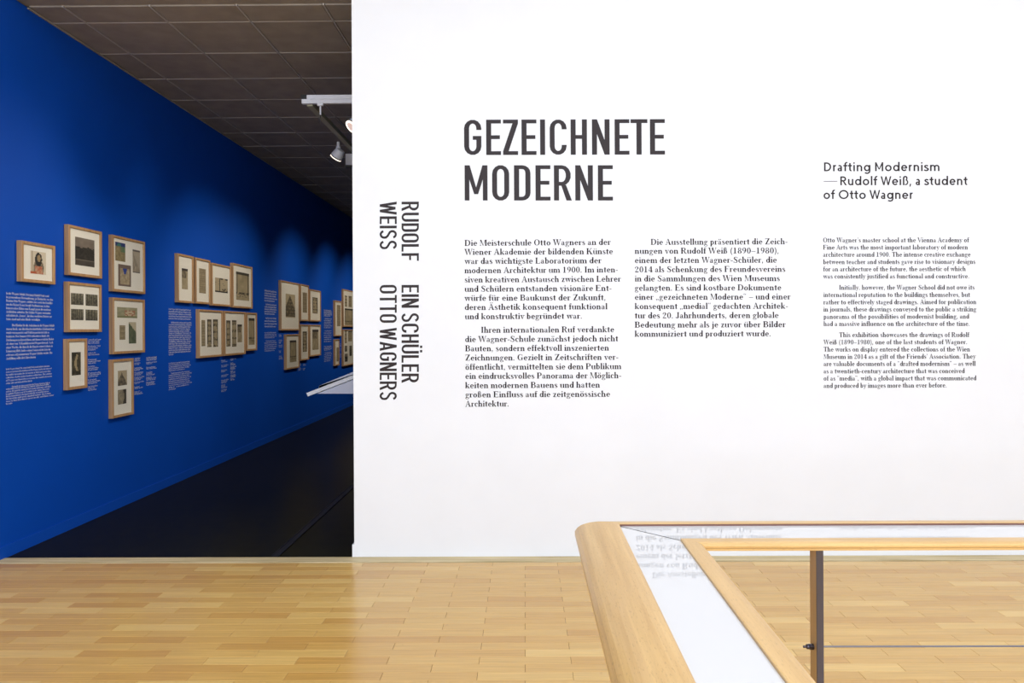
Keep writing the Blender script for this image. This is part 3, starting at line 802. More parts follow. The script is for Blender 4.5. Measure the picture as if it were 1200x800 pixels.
column('body_text', [
    ('Die Ausstellung präsentiert die Zeich-', 157, 1075, 96, 92), ('nungen von Rudolf Weiß (1890–1980),', 50, 1018, 156, 153),
    ('einem der letzten Wagner-Schüler, die', 50, 1003, 218, 215), ('2014 als Schenkung des Freundesvereins', 50, 1060, 280, 276),
    ('in die Sammlungen des Wien Museums', 50, 1023, 341, 338), ('gelangten. Es sind kostbare Dokumente', 50, 1033, 403, 400),
    ('einer „gezeichneten Moderne“ – und einer', 50, 1095, 464, 461), ('konsequent „medial“ gedachten Architek-', 50, 1078, 526, 523),
    ('tur des 20. Jahrhunderts, deren globale', 50, 1015, 588, 585), ('Bedeutung mehr als je zuvor über Bilder', 50, 1062, 650, 647),
    ('kommuniziert und produziert wurde.', 50, 965, 711, 708)], 735, 270, 5.714, 7.0, 'bold dark German text column between the two other columns')
c3 = column('body_text', [
    ("Otto Wagner's master school at the Vienna Academy of", 77, 990, 554, 553), ('Fine Arts was the most important laboratory of modern', 77, 983, 599, 598),
    ('architecture around 1900. The intense creative exchange', 77, 1000, 644, 643), ('between teacher and students gave rise to visionary designs', 78, 1030, 690, 688),
    ('for an architecture of the future, the aesthetic of which', 78, 970, 735, 733), ('was consistently justified as functional and constructive.', 78, 993, 780, 779)],
    950, 180, 5.333, 5.5, 'small dark English text column under the round sans serif title')
column('body_text', [
    ('Initially, however, the Wagner School did not owe its', 190, 1098, 82, 81), ('international reputation to the buildings themselves, but', 85, 1068, 131, 130),
    ('rather to effectively staged drawings. Aimed for publication', 85, 1110, 180, 178), ('in journals, these drawings conveyed to the public a striking', 85, 1110, 228, 227),
    ('panorama of the possibilities of modernist building, and', 86, 1062, 277, 275), ('had a massive influence on the architecture of the time.', 86, 1067, 325, 324),
    ('This exhibition showcases the drawings of Rudolf', 190, 1063, 399, 398), ('Weiß (1890–1980), one of the last students of Wagner.', 86, 1050, 448, 446),
    ('The works on display entered the collections of the Wien', 86, 1068, 496, 495), ("Museum in 2014 as a gift of the Friends' Association. They", 86, 1105, 545, 543),
    ('are valuable documents of a “drafted modernism” – as well', 86, 1105, 593, 591), ('as a twentieth-century architecture that was conceived', 86, 1032, 642, 640),
    ('of as “media”, with a global impact that was communicated', 86, 1110, 690, 688), ('and produced by images more than ever before.', 86, 913, 739, 736)],
    950, 325, 5.714, 5.5, '', c3)

# ---- white text on the blue wall
BX = XW + 0.0009
def blue_block(name, lines, label, mat=None, xh=0.70):
    """lines: (string, xl, y_at_left, xr, cap px)"""
    root = None
    for s, xl, y, xr, cap in lines:
        a = on_x(xl, y, BX); b = on_x(xr, y, BX)
        if root is None:
            root = tag(empty(name, a), label, 'lettering')
        polys, w = shape(SER, s)
        U = Vector((0, b.y - a.y, 0)) / w
        V = Vector((0, 0, cap * a.y / F / 0.70))
        bm = bmesh.new(); put(bm, polys, a, U, V)
        link('text_line', bm, mat or M['chalk'], root)
    return root

def rows(strs, x0, x1, y0, y1, cap, indent=0.0, last=1.0, seed=1):
    R_ = random.Random(seed); out = []; n = len(strs)
    for i, s in enumerate(strs):
        y = y0 + (y1 - y0) * (i + 1) / n - cap * 0.25
        xa = x0 + (x1 - x0) * indent if i == 0 else x0
        xb = x0 + (x1 - x0) * (last if i == n - 1 else R_.uniform(0.88, 1.0))
        out.append((s, xa, y, xb, cap))
    return out

P1 = ['In der Wagner-Schule. Der junge Rudolf Weiß stand', 'in grenzenloser Bewunderung, ja Ehrfurcht, vor den', 'Bauten Otto Wagners, erlebte aber auch den Konflikt', 'um das Kaiser Franz Joseph-Stadtmuseum, in dem', 'konservative Eliten zum Kampf gegen die moderne', 'Architektur aufriefen. Die Schüler Wagners verstanden', 'sich dabei als „Armee“, die dem verehrten Meister zur', 'Seite stand und seine Ideale verteidigte.']
P2 = ['Die Hürden für die Aufnahme in die Wagner-Schule', 'waren hoch, ein überdurchschnittliches Zeichentalent', 'wurde vorausgesetzt, und Weiß begann bereits früh zu', 'trainieren. Den Sommer 1910 verbrachte er damit, alte', 'Zeichnungen nachzuzeichnen, mit denen er sich im Herbst', 'als einer von 74 Kandidaten bei Wagner bewarb. Nach', 'einer Woche, die ihm als die längste seines Lebens in', 'Erinnerung blieb, fand er seinen Namen auf der Liste der', 'acht neu aufgenommenen Wagner-Schüler wieder. Die', 'Ausbildung sollte drei Jahre dauern.']
E1 = ['In the Wagner School. The young Rudolf Weiß stood in infinite admiration,', 'even awe in front of the buildings of Otto Wagner, but he also witnessed', 'the conflict surrounding the city museum, in which conservative elites', 'called for a battle against modern architecture. The students', 'of Wagner saw themselves as an army that stood by its master', 'at his side and defended his ideals.']
E2 = ['The hurdles for being accepted into the Wagner School were high, an', 'outstanding talent for drawing was required, and he began training', 'early on. He spent the summer of 1910 copying old drawings, with which', 'he applied to Wagner as one of 74 candidates in the autumn. After a week', 'that he remembered as the longest of his life, he found his name on', 'the list of the eight newly admitted students. The training', 'was to last for three years in all, and then came', 'the studies.']
blue_block('wall_text', rows(P1, 7.3, 63, 341, 375.6, 2.7, 0, .72, 1) + rows(P2, 7.3, 64, 378.5, 422, 2.7, .12, .62, 2)
           + rows(E1, 7, 63.5, 430.5, 450.5, 1.9, 0, .55, 3) + rows(E2, 7, 63.5, 451.5, 474.5, 1.9, .12, .14, 4),
           'white serif text block on blue wall under the small landscape-format portrait frame')
blue_block('wall_text', rows(P1[:5], 197.7, 224.6, 360.5, 374.3, 1.9, 0, .95, 5) + rows(P2 + P1[:6], 197.7, 225, 376.5, 416.7, 1.9, .1, .2, 6)
           + rows(E1[:5], 197.7, 224.6, 424.5, 435.3, 1.4, 0, .7, 7) + rows(E2 + E1[:1], 197.7, 224.8, 436, 457.5, 1.4, .1, .3, 8),
           'white serif text block on blue wall below the row of four narrow frames')
blue_block('wall_text', rows(P1[:5], 310, 324.8, 338.5, 353, 1.8, 0, .8, 9) + rows(P2[:5], 310, 324.8, 355, 368.5, 1.8, .1, .8, 10) + rows(P1[2:6], 310, 324.6, 370.5, 383.6, 1.8, .1, .9, 11)
           + rows(E1[:4], 310, 324.6, 388.5, 396.5, 1.2, 0, .8, 12) + rows(E2[:6], 310, 324.6, 398, 412, 1.2, .1, .8, 13),
           'white text block on blue wall beside the tall frame with a tower drawing')
blue_block('wall_text', rows(P1[:5], 379.7, 389, 362.5, 370.6, 1.3, 0, .8, 14) + rows(P2[:6], 379.7, 389, 372, 384.5, 1.3, .1, .9, 15) + rows(P1[1:7], 379.7, 389, 386, 401, 1.3, .1, .9, 16)
           + rows(E1[:4], 379.7, 389, 405, 411, 1.0, 0, .8, 17) + rows(E2[:6], 379.7, 389, 412, 424, 1.0, .1, .8, 18),
           'white text block on blue wall between the two farther frame groups')
CW = ['Ansicht, um 1911', 'Papier, Tusche auf Karton', 'Perspektive', 'Skizze zu einem Wohnhaus', 'Fotografie', 'Postkarte, 1912', 'Grundriss und Schnitt', 'Aquarell auf Papier', 'Entwurf']
def caps(x0, x1, y0, y1, n, cap, seed):
    R_ = random.Random(seed); out = []; y = y0; per = (y1 - y0) / n
    for i in range(n):
        k = R_.choice((2, 3, 3)); step = per * 0.78 / 3
        for j in range(k):
            out.append((R_.choice(CW), x0, y0 + per * i + step * (j + 1), x0 + (x1 - x0) * R_.uniform(.45, 1.0), cap))
    return out
for (x0, x1, y0, y1, n, cap), lab in zip([(103.2, 119, 396.5, 459.5, 8, 1.5), (157.6, 169.5, 419, 464, 8, 1.4), (171.5, 183.8, 418, 453, 6, 1.4), (259.3, 268.2, 421.5, 462, 7, 1.2), (270, 277.2, 420, 448, 6, 1.2),
                                     (326.8, 331.5, 391, 422.5, 5, 1.1), (349.8, 353.8, 425.8, 435, 2, 1.1), (355, 358.6, 426, 436, 2, 1.1), (398.5, 400.2, 401.5, 420, 3, 1.0)],
                                    ['white caption lines on blue wall beside the small dark portrait photograph frame', 'white caption lines touching the narrow two-picture frame hung lowest',
                                     'white caption column standing free on blue wall past the lowest frame', 'longer white caption column under the three drawings of strips', 'shorter white caption column under the three drawings of strips',
                                     'white caption column under the tall tower drawing frame', 'tiny white caption at the foot of the lowest narrow frame', 'tiny white caption under the middle lower narrow frame', 'tiny white caption beside the last small frame']):
    blue_block('caption', caps(x0, x1, y0, y1, n, cap, int(x0)), lab)

# ================================================================== framed works on the blue wall
def lin(c): return tuple(((v / 255.0 + 0.055) / 1.055) ** 2.4 if v > 10 else v / 255.0 / 12.92 for v in c)

def nz(seed):
    R_ = random.Random(seed); g = [[R_.random() for _ in range(40)] for _ in range(40)]
    def f(u, v, s=8):
        x, y = u * s, v * s; i, j = int(x), int(y); a, b = x - i, y - j
        i %= 39; j %= 39
        return (g[i][j] * (1 - a) + g[i + 1][j] * a) * (1 - b) + (g[i][j + 1] * (1 - a) + g[i + 1][j + 1] * a) * b
    return f

def mixc(a, b, t): t = max(0, min(1, t)); return tuple(a[i] * (1 - t) + b[i] * t for i in range(3))

PAPER, INK = (196, 180, 150), (62, 54, 44)
def art(kind, seed):
    n = nz(seed); R_ = random.Random(seed)
    if kind == 'portrait':
        def f(u, v):
            c = (214, 200, 176)
            if abs(u - .12) < .02 or abs(v - .95) < .015: c = (150, 130, 105)
            b = ((u - .52) / .33) ** 2 + ((v - .25) / .42) ** 2
            if b < 1 and v < .62: c = mixc((70, 60, 50), (190, 170, 140), n(u, v, 14)) if v > .1 else (165, 75, 50)
            if .28 < u < .78 and v < .33: c = mixc((176, 84, 56), (198, 170, 140), n(u, v, 16))
            if ((u - .52) / .22) ** 2 + ((v - .64) / .30) ** 2 < 1: c = (38, 36, 34)
            if ((u - .54) / .115) ** 2 + ((v - .70) / .15) ** 2 < 1: c = (158, 134, 98)
            if v < .08 and u < .4: c = (178, 92, 60)
            return c
    elif kind == 'park':
        def f(u, v):
            if v > .66 + .1 * (n(u, .3, 9) - .5): return mixc((112, 100, 90), (138, 124, 110), n(u, v, 6))
            if v > .24: return mixc((34, 32, 28), (62, 56, 50), n(u, v, 18))
            return mixc((66, 58, 50), (82, 74, 64), n(u, v, 10)) if v < .2 else (108, 98, 86)
    elif kind == 'night':
        def f(u, v):
            if v > .82: return (44, 56, 112) if n(u, v, 9) < .7 else (60, 120, 110)
            if v > .5 and u > .55: return mixc((120, 126, 84), (70, 110, 90), n(u, v, 12))
            return mixc((118, 104, 74), (160, 144, 104), n(u, v, 12))
    elif kind == 'bluesky':
        def f(u, v):
            if u < .17 or u > .86 or v < .1 or v > .84: return (118, 100, 90)
            if v > .55 and abs(u - .52) < .5 * (v - .45): return (52, 72, 150)
            return mixc((150, 132, 104), (196, 180, 150), n(u, v, 14))
    elif kind == 'hill':
        def f(u, v):
            if v > .93 or v < .05: return (104, 96, 92)
            return mixc((140, 128, 112), (188, 174, 150), n(u, v, 9)) if v < .9 - .8 * u else (176, 164, 144)
    elif kind == 'interior':
        s = R_.choice((2, 3))
        def f(u, v):
            a = abs(math.sin(u * math.pi * s * 2)) * (0.4 + .6 * v)
            return mixc((46, 44, 38), (168, 158, 132), a * .6 + .55 * (n(u, v, 14) - .3))
    elif kind == 'house':
        def f(u, v):
            if v < .2: return (128, 128, 92)
            if .35 < u < .9 and v < .75:
                if abs(u - .6) < .5 * (.9 - v): return (196, 176, 146) if n(u, v, 12) < .6 else (160, 108, 84)
                return (166, 120, 92)
            return mixc((140, 138, 108), (176, 168, 138), n(u, v, 8))
    elif kind == 'green':
        def f(u, v):
            if v > .97 - .45 * u: return (190, 178, 150)
            return mixc((74, 84, 66), (108, 114, 88), n(u, v, 8))
    elif kind == 'figure':
        def f(u, v):
            if abs(u - .5 - .08 * math.sin(v * 9)) < .12 * (1.2 - abs(v - .5)) and .2 < v < .9: return (164, 146, 110)
            return mixc((44, 40, 30), (92, 84, 64), n(u, v, 8))
    elif kind == 'peak':
        def f(u, v):
            if v < .85 - 1.3 * abs(u - .42): return mixc((60, 54, 48), (150, 136, 112), n(u, v, 9))
            return (178, 162, 134)
    elif kind == 'stairs':
        def f(u, v):
            return mixc((54, 48, 42), (70, 64, 54), n(u, v, 8)) if u > .55 + .2 * math.sin(v * 3) else mixc((120, 110, 92), (172, 158, 130), n(u, v, 9))
    elif kind == 'tower':
        def f(u, v):
            e = .95 - 1.1 * abs(u - .45)
            if v < e and v > .04:
                return mixc((70, 62, 50), (150, 134, 104), n(u, v, 16) * (1.1 if int(v * 14) % 2 else .55))
            return (186, 170, 138)
    elif kind == 'strips':
        k = R_.randint(10, 18); d = R_.random()
        def f(u, v):
            if (u < .12 or u > .86) and v > .1 and d > .4: return (50, 44, 38)
            if v > .93 or (int(v * k) % 3 == 0 and n(u, v, 20) > .45): return (92, 82, 66)
            return mixc((142, 128, 100), (186, 170, 138), n(u, v, 10))
    elif kind == 'boards':
        def f(u, v):
            if v < .10 or (v > .90 and n(u, .5, 12) > .4): return (48, 44, 40)
            if .32 < u < .40: return (52, 47, 40)
            if .45 < v < .8 and n(u, v, 24) > .82: return (70, 64, 54)
            if .12 < v < .3 and u > .55 and n(u, v, 15) > .55: return (64, 56, 46)
            return (180, 164, 134)
    elif kind == 'facade':
        def f(u, v):
            if v > .9: return (64, 58, 48)
            if (.06 < u < .1 or .88 < u < .95) and v > .25: return (86, 76, 62)
            if .22 < v < .28 and n(u, v, 16) > .35: return (76, 68, 54)
            if .1 < v < .2 and n(u, v, 30) > .6: return (120, 106, 82)
            return mixc((150, 136, 106), (182, 166, 134), n(u, v, 6))
    elif kind == 'corner':
        def f(u, v):
            if v > .88: return (60, 52, 46)
            if v > .55 and u < .75: return mixc((80, 70, 58), (160, 146, 116), n(u, v, 14))
            return mixc((150, 136, 108), (184, 170, 138), n(u, v, 8))
    else:   # lines
        k = R_.randint(7, 12)
        def f(u, v):
            a = (v * k) % 1
            return mixc((120, 106, 82), (178, 162, 130), .3 + .9 * a * n(u, v, 12)) if .04 < u < .96 else (178, 162, 130)
    return f


def print_obj(parent, kind, seed, X, y0, y1, z0, z1):
    nu = max(8, min(36, int((y1 - y0) / 0.008))); nv = max(10, min(46, int((z1 - z0) / 0.008)))
    f = art(kind, seed); bm = bmesh.new(); lay = bm.loops.layers.float_color.new('ink')
    V = [[bm.verts.new((X, y0 + (y1 - y0) * i / nu, z0 + (z1 - z0) * j / nv)) for j in range(nv + 1)] for i in range(nu + 1)]
    for i in range(nu):
        for j in range(nv):
            fc = bm.faces.new((V[i][j], V[i + 1][j], V[i + 1][j + 1], V[i][j + 1]))
            c = lin(f((i + .5) / nu, (j + .5) / nv))
            for l in fc.loops: l[lay] = (*c, 1)
    return link('print', bm, M['print'], parent)


DEP, LIP, REC = 0.036, 0.021, 0.013
def picture(xl, xr, yt, yb, arts, label, group=None, dep=DEP, right_hidden=None):
    """front corners in the photo unprojected on the plane of the frame's front"""
    XF = XW + dep + 0.002
    a = on_x(xl, yt, XF); b = on_x(xl, yb, XF); c = on_x(xr, (yt + yb) / 2, XF)
    y0, y1, zt, zb = a.y, (c.y if right_hidden is None else a.y + right_hidden), a.z, b.z
    root = tag(empty('picture_frame', (XW + 0.001, (y0 + y1) / 2, zb)), label, 'picture', group)
    # mitred moulding
    bm = bmesh.new()
    xb_, xf_ = XW + 0.002, XF
    def ringv(x, d): return [bm.verts.new(p) for p in ((x, y0 + d, zb + d), (x, y1 - d, zb + d), (x, y1 - d, zt - d), (x, y0 + d, zt - d))]
    rings = [ringv(xb_, 0.0), ringv(xf_ - 0.0015, 0.0), ringv(xf_, 0.0015), ringv(xf_, LIP - 0.001), ringv(xf_ - 0.001, LIP), ringv(xf_ - REC, LIP)]
    for r_ in range(len(rings) - 1):
        for i in range(4):
            j = (i + 1) % 4
            bm.faces.new((rings[r_][i], rings[r_][j], rings[r_ + 1][j], rings[r_ + 1][i]))
    bm.faces.new(rings[0])
    bmesh.ops.recalc_face_normals(bm, faces=bm.faces)
    link('moulding', bm, M['frame'], root)
    XM = xf_ - REC + 0.001
    bm = bmesh.new(); box(bm, (XM - 0.004, y0 + LIP + 0.0005, zb + LIP + 0.0005), (XM, y1 - LIP - 0.0005, zt - LIP - 0.0005)); link('mat_board', bm, M['mat'], root)
    for i, (kind, ax0, ax1, ay0, ay1) in enumerate(arts):
        p = on_x(ax0, ay0, XM + 0.001); q = on_x(ax0, ay1, XM + 0.001); r_ = on_x(ax1, ay0, XM + 0.001)
        print_obj(root, kind, int(xl * 3 + i * 11), XM + 0.001, p.y, r_.y, q.z, p.z)
    bm = bmesh.new(); XG = xf_ - 0.0035
    vs = [bm.verts.new(p) for p in ((XG, y0 + LIP, zb + LIP), (XG, y1 - LIP, zb + LIP), (XG, y1 - LIP, zt - LIP), (XG, y0 + LIP, zt - LIP))]
    bm.faces.new(vs); link('glass_pane', bm, M['pglass'], root)
    return root

picture(25.4, 65, 281.3, 329.5, [('portrait', 35.6, 53.8, 293.2, 320)], 'small oak frame with colour portrait of a long-haired person, above the text block')
picture(80.5, 119.7, 262.6, 321.8, [('park', 88, 110.6, 277, 310)], 'oak frame with dark photograph of a park building, at the top of its column')
picture(132, 170.3, 274.7, 341, [('night', 135, 146.8, 283, 305), ('hill', 155.4, 164, 292, 319), ('bluesky', 138.5, 153.4, 309, 334.5)], 'tall oak frame with three small colour views, one with a blue sky')
picture(80, 119.4, 329.6, 389, [('interior', 83.2, 97.8, 343, 356.7), ('interior', 100.3, 114.4, 344.3, 358), ('interior', 83.2, 97.8, 361.7, 374.8), ('interior', 100.3, 114.4, 362.5, 375.3)], 'oak frame with four small interior views in two rows')
picture(132.4, 170, 348.3, 415, [('house', 137.2, 160.8, 359.5, 372), ('lines', 140, 146.8, 381, 398), ('green', 150.9, 159.5, 377.2, 402.5)], 'oak frame with a wide house watercolour above a tall green hillside')
picture(79.4, 102.6, 397, 457.2, [('figure', 84, 94.6, 412.8, 440)], 'narrow oak frame with a dark figure photograph, bottom of its column')
picture(131.8, 157, 421.3, 490.5, [('peak', 138.1, 148.8, 434.5, 452.2), ('stairs', 138.1, 148, 457, 474.2)], 'narrow oak frame with two small sketches, lowest on the blue wall')
picture(208.6, 227.2, 296.5, 354, [('corner', 213, 220, 314, 338.4)], 'narrow oak frame, first of the row of four, small drawing')
picture(229.4, 246.8, 301.4, 355.2, [('lines', 233.2, 241.2, 314, 343)], 'narrow oak frame, second of the row of four, tall lined sheet')
picture(248.4, 271.3, 307.6, 357.6, [('boards', 252, 266.8, 324.8, 341.8)], 'oak frame, third of the row of four, squarish black and beige sheet')
picture(273, 296, 307.8, 360, [('facade', 276.6, 291.8, 317.8, 351)], 'oak frame, fourth of the row of four, large facade drawing')
picture(233.2, 261.4, 362.2, 419.6, [('lines', 236, 240.5, 374.8, 405.6), ('strips', 242.8, 247.8, 374, 406.7), ('strips', 249.5, 255.3, 374, 406.5)], 'oak frame in lower row, three thin upright strips of equal height')
picture(263.4, 287.9, 364, 416.9, [('strips', 265.2, 270, 375.2, 406), ('strips', 271.8, 277, 375, 406.2), ('corner', 278.2, 283.6, 380, 401)], 'oak frame in lower row, two tall strips and one shorter strip')
picture(289.4, 301.4, 365.9, 411.1, [('facade', 291.4, 298.3, 372.6, 404)], 'narrowest oak frame in lower row, single tall facade drawing')
picture(329.2, 351.2, 328, 387, [('tower', 334.7, 345.8, 343.8, 371.8)], 'large oak frame with a pointed tower house drawing')
picture(352.5, 362.2, 332.5, 375.9, [('lines', 354.6, 359.8, 342.2, 366)], 'narrow oak frame touching the tower house frame, upper row')
picture(363.3, 376.2, 338.5, 376.2, [('strips', 366.2, 372.2, 348, 367)], 'oak frame with dark upright picture, end of the upper row by the tower frame')
picture(335.4, 351.1, 391.7, 433.2, [('facade', 339.5, 347.3, 398.8, 424.6)], 'oak frame hung directly below the tower house frame')
picture(352.5, 362.2, 380, 422.6, [('strips', 354.7, 359.6, 388.3, 412.3)], 'narrow oak frame in lower row with grey strip drawing, past the tower frame')
picture(363.3, 376.2, 380.2, 417.7, [('corner', 366, 373.3, 386, 410)], 'oak frame ending the lower row past the tower frame')
picture(392.7, 400.9, 351.8, 393.9, [('lines', 394.8, 399, 357, 382)], 'tall thin oak frame just before the large frame at the wall edge')
picture(392.7, 398, 397.5, 428.6, [('lines', 394.4, 396.9, 407, 423.5)], 'smallest thin oak frame under the tall thin one')
picture(402.4, 417, 338.5, 382.6, [('strips', 404, 406.8, 346, 359), ('strips', 408.4, 412.2, 346.5, 359.5), ('facade', 404, 413.6, 361, 381)], 'large oak frame, upper of the two cut off by the white wall', right_hidden=2.0)
picture(402.4, 417, 385.9, 429.1, [('strips', 404, 406.4, 387, 402), ('facade', 408, 412.6, 388, 400), ('interior', 404, 406.8, 405, 412), ('park', 404, 407.4, 414.5, 424), ('interior', 409.5, 412.4, 405, 417)], 'large oak frame, lower of the two cut off by the white wall', right_hidden=2.0)

# ================================================================== track lights in the dark room
ZT = EYE.z + 1.92
tA = on_z(353, 121, ZT)            # near left end of the cross track
TY = tA.y
tr = tag(empty('lighting_track', (tA.x, TY, ZT)), 'white lighting track running crosswise under the dark tiled ceiling', 'lighting track')
bm = bmesh.new(); box(bm, (tA.x + 0.045, TY, ZT), (1.6, TY + 0.036, ZT + 0.034), 0.002); box(bm, (tA.x + 0.045, TY + 0.003, ZT + 0.036), (1.6, TY + 0.033, ZT + 0.072), 0.002); link('rail', bm, M['trackw'], tr)
bm = bmesh.new(); box(bm, (tA.x, TY - 0.001, ZT + 0.038), (tA.x + 0.045, TY + 0.037, ZT + 0.074), 0.002); link('end_cap', bm, M['black'], tr)['label'] = 'black end cap'
bm = bmesh.new(); box(bm, (tA.x + 0.003, TY - 0.002, ZT - 0.002), (tA.x + 0.075, TY + 0.038, ZT + 0.036), 0.003); link('connector', bm, M['lampw'], tr)
for x in (-0.4, 1.2):
    bm = bmesh.new(); lathe(bm, [(0, .004), (ZC - ZT - 0.073, .004)], (x, TY + 0.018, ZT + 0.073), (0, 0, 1), 8); link('hanger_rod', bm, M['lampw'], tr)

td = tag(empty('lighting_track', (tA.x + 0.05, TY + 0.04, ZT)), 'dark lighting track running away along the blue wall under the ceiling', 'lighting track')
xa = tA.x + 0.035
bm = bmesh.new(); box(bm, (xa, TY + 0.040, ZT - 0.012), (xa + 0.05, 20.0, ZT + 0.03), 0.002); link('rail', bm, M['trackd'], td)
for y in (8.9, 12.5, 16.5):
    bm = bmesh.new(); lathe(bm, [(0, .004), (ZC - ZT - 0.031, .004)], (xa + 0.025, y, ZT + 0.031), (0, 0, 1), 8); link('hanger_rod', bm, M['black'], td)

# ceiling hanger with wire next to the corner
p = on_z(375.5, 123, ZT + 0.06)
hk = tag(empty('wire_hanger', p), 'small white clip with thin wire beside the track corner', 'hanger')
py_ = TY + 0.018
pc = on_y(375.5, 123, py_)
bm = bmesh.new(); box(bm, (pc.x - 0.026, py_ - 0.012, pc.z - 0.008), (pc.x + 0.026, py_ + 0.012, pc.z + 0.012), 0.003); 
lathe(bm, [(0, .007), (0.075, .007)], (pc.x, py_, pc.z - 0.008), (0, 0, -1), 10); o = link('clip', bm, M['lampw'], hk)
bm = bmesh.new(); lathe(bm, [(0, .003), (0.075, .002)], (pc.x, py_, pc.z - 0.083), (0.04, 0, -1), 8); link('wire', bm, M['black'], hk)


def spot(px, py, y, aim, label, power=60, size=1.0, col=(1.0, 0.88, 0.74), up=None, group=None, spread=94, link_body=True):
    c = on_y(px, py, y) if py is not None else Vector((px, y, ZT - 0.13))
    aim = Vector(aim); d = (aim - c).normalized()
    root = tag(empty('track_spotlight', (c.x, c.y, ZT - 0.014)), label, 'spotlight', group)
    s = size
    bm = bmesh.new()
    lathe(bm, [(-0.048 * s, .030 * s), (-0.044 * s, .045 * s), (-0.015 * s, .052 * s), (0.03 * s, .060 * s), (0.034 * s, .060 * s)], c, d, 24); link('lamp_head', bm, M['lampw'], root, False)
    bm = bmesh.new(); lathe(bm, [(0.034 * s, .061 * s), (0.044 * s, .061 * s)], c, d, 24); link('ring', bm, M['black'], root)['label'] = 'black ring'
    bm = bmesh.new(); lathe(bm, [(0.044 * s, .060 * s), (0.054 * s, .060 * s), (0.055 * s, .052 * s), (0.050 * s, .048 * s)], c, d, 24); link('reflector', bm, M['led'], root)['label'] = 'glowing front ring'
    bm = bmesh.new(); lathe(bm, [(0.0485 * s, .044 * s), (0.0525 * s, .044 * s)], c, d, 24); link('lens', bm, M['lens'], root)
    top = ZT - 0.014
    bm = bmesh.new(); lathe(bm, [(0, .016 * s), (max(0.03, top - c.z - 0.02 * s), .014 * s)], c + Vector((0, 0, 0.03 * s)), (0, 0, 1), 12)
    lathe(bm, [(0, .024 * s), (0.02, .024 * s)], (c.x, c.y, c.z + 0.05 * s), (0, 0, 1), 12); link('stem', bm, M['lampw'], root)
    l = bpy.data.lights.new('spot_beam', 'SPOT'); l.energy = power * 1.2; l.color = col; l.spot_size = math.radians(spread); l.spot_blend = 1.0; l.shadow_soft_size = 0.03
    lo = bpy.data.objects.new('spot_beam', l); lo.location = (c + d * 0.075) - Vector(root.location); lo.rotation_euler = d.to_track_quat('-Z', 'Y').to_euler(); lo.parent = root
    COL.objects.link(lo)
    return root

TX = xa + 0.025
spot(396.5, 180, 7.5, (XW, 8.4, 1.25), 'grey-white spotlight hanging from the dark track, aimed at the blue wall', 85, 1.0)
spot(416.5, 145, TY + 0.018, (-2.6, 5.3, 1.9), 'spotlight half hidden by the white wall edge, glowing ring turned outwards', 60, 1.0)
for y, ay, pw_ in ((9.4, 9.0, 55), (11.0, 11.4, 90), (12.8, 13.4, 100), (14.6, 15.0, 90), (17.0, 17.0, 50)):
    spot(TX, None, y, (XW, ay, 1.25), 'grey-white spotlight on the dark track concealed behind the white wall', pw_, 1.0, group='spotlights along the dark track')
# first pool on the near frames
spot(-1.15, None, TY + 0.018, (XW, 6.0, 1.3), 'grey-white spotlight on the crosswise track, hidden behind the white wall', 80, 1.0)

# driver box on the track behind the wall edge
pb = on_y(414, 188, 7.9)
bx = tag(empty('driver_box', pb), 'grey box hanging from the dark track at the white wall edge', 'box')
bm = bmesh.new(); box(bm, (pb.x - 0.075, 7.86, pb.z - 0.055), (pb.x + 0.12, 7.96, pb.z + 0.065), 0.004); link('housing', bm, M['lampw'], bx)
bm = bmesh.new(); box(bm, (pb.x - 0.085, 7.865, pb.z - 0.075), (pb.x + 0.11, 7.955, pb.z - 0.0555), 0.003); link('base', bm, M['black'], bx)['label'] = 'black underside'
bm = bmesh.new(); box(bm, (pb.x - 0.03, 7.89, pb.z + 0.066), (pb.x + 0.03, 7.93, ZT - 0.0135)); link('neck', bm, M['black'], bx)

# ================================================================== sloped display desk in the dark room
YD = 7.0
def dk(px, py): return on_y(px, py, YD)
dr = tag(empty('display_desk', (-1.2, YD + 0.6, 0)), 'white display desk with sloped top reaching out past the white wall edge', 'desk')
def extr(pts, y0, y1, mat, name, lab=None):
    P_ = [dk(*p) for p in pts]
    bm = bmesh.new()
    prism(bm, None, [Vector((p.x, y0, p.z)) for p in P_], [Vector((p.x, y1, p.z)) for p in P_])
    o = link(name, bm, mat, dr)
    if lab: o['label'] = lab
    return o
extr([(359.2, 460.3), (360.6, 464.4), (446, 431.5), (446, 427)], YD, YD + 1.3, M['desk'], 'sloped_top')
extr([(373.0, 455.2), (374.2, 451.8), (446, 427.6), (446, 431.2 - 3.6)], YD + 0.004, YD + 1.28, M['desk'], 'raised_edge')
extr([(373.2, 454.9), (374.4, 451.6), (446, 422.5), (446, 426.9)], YD + 0.004, YD + 1.28, M['deskbody'], 'case')
extr([(387.6, 451.4), (388.4, 450.2), (411.5, 444.0), (410.8, 445.4)], YD + 0.001, YD + 0.003, M['black'], 'slot', 'dark slot')
extr([(371, 461.2), (446, 432.3), (446, 461.4)], YD + 0.01, YD + 1.26, M['deskbody'], 'body', 'pale grey wedge under the top')
bm = bmesh.new(); box(bm, (-1.40, YD + 0.05, 0.0), (-1.30, YD + 1.2, dk(440, 460).z)); link('leg', bm, M['deskbody'], dr)

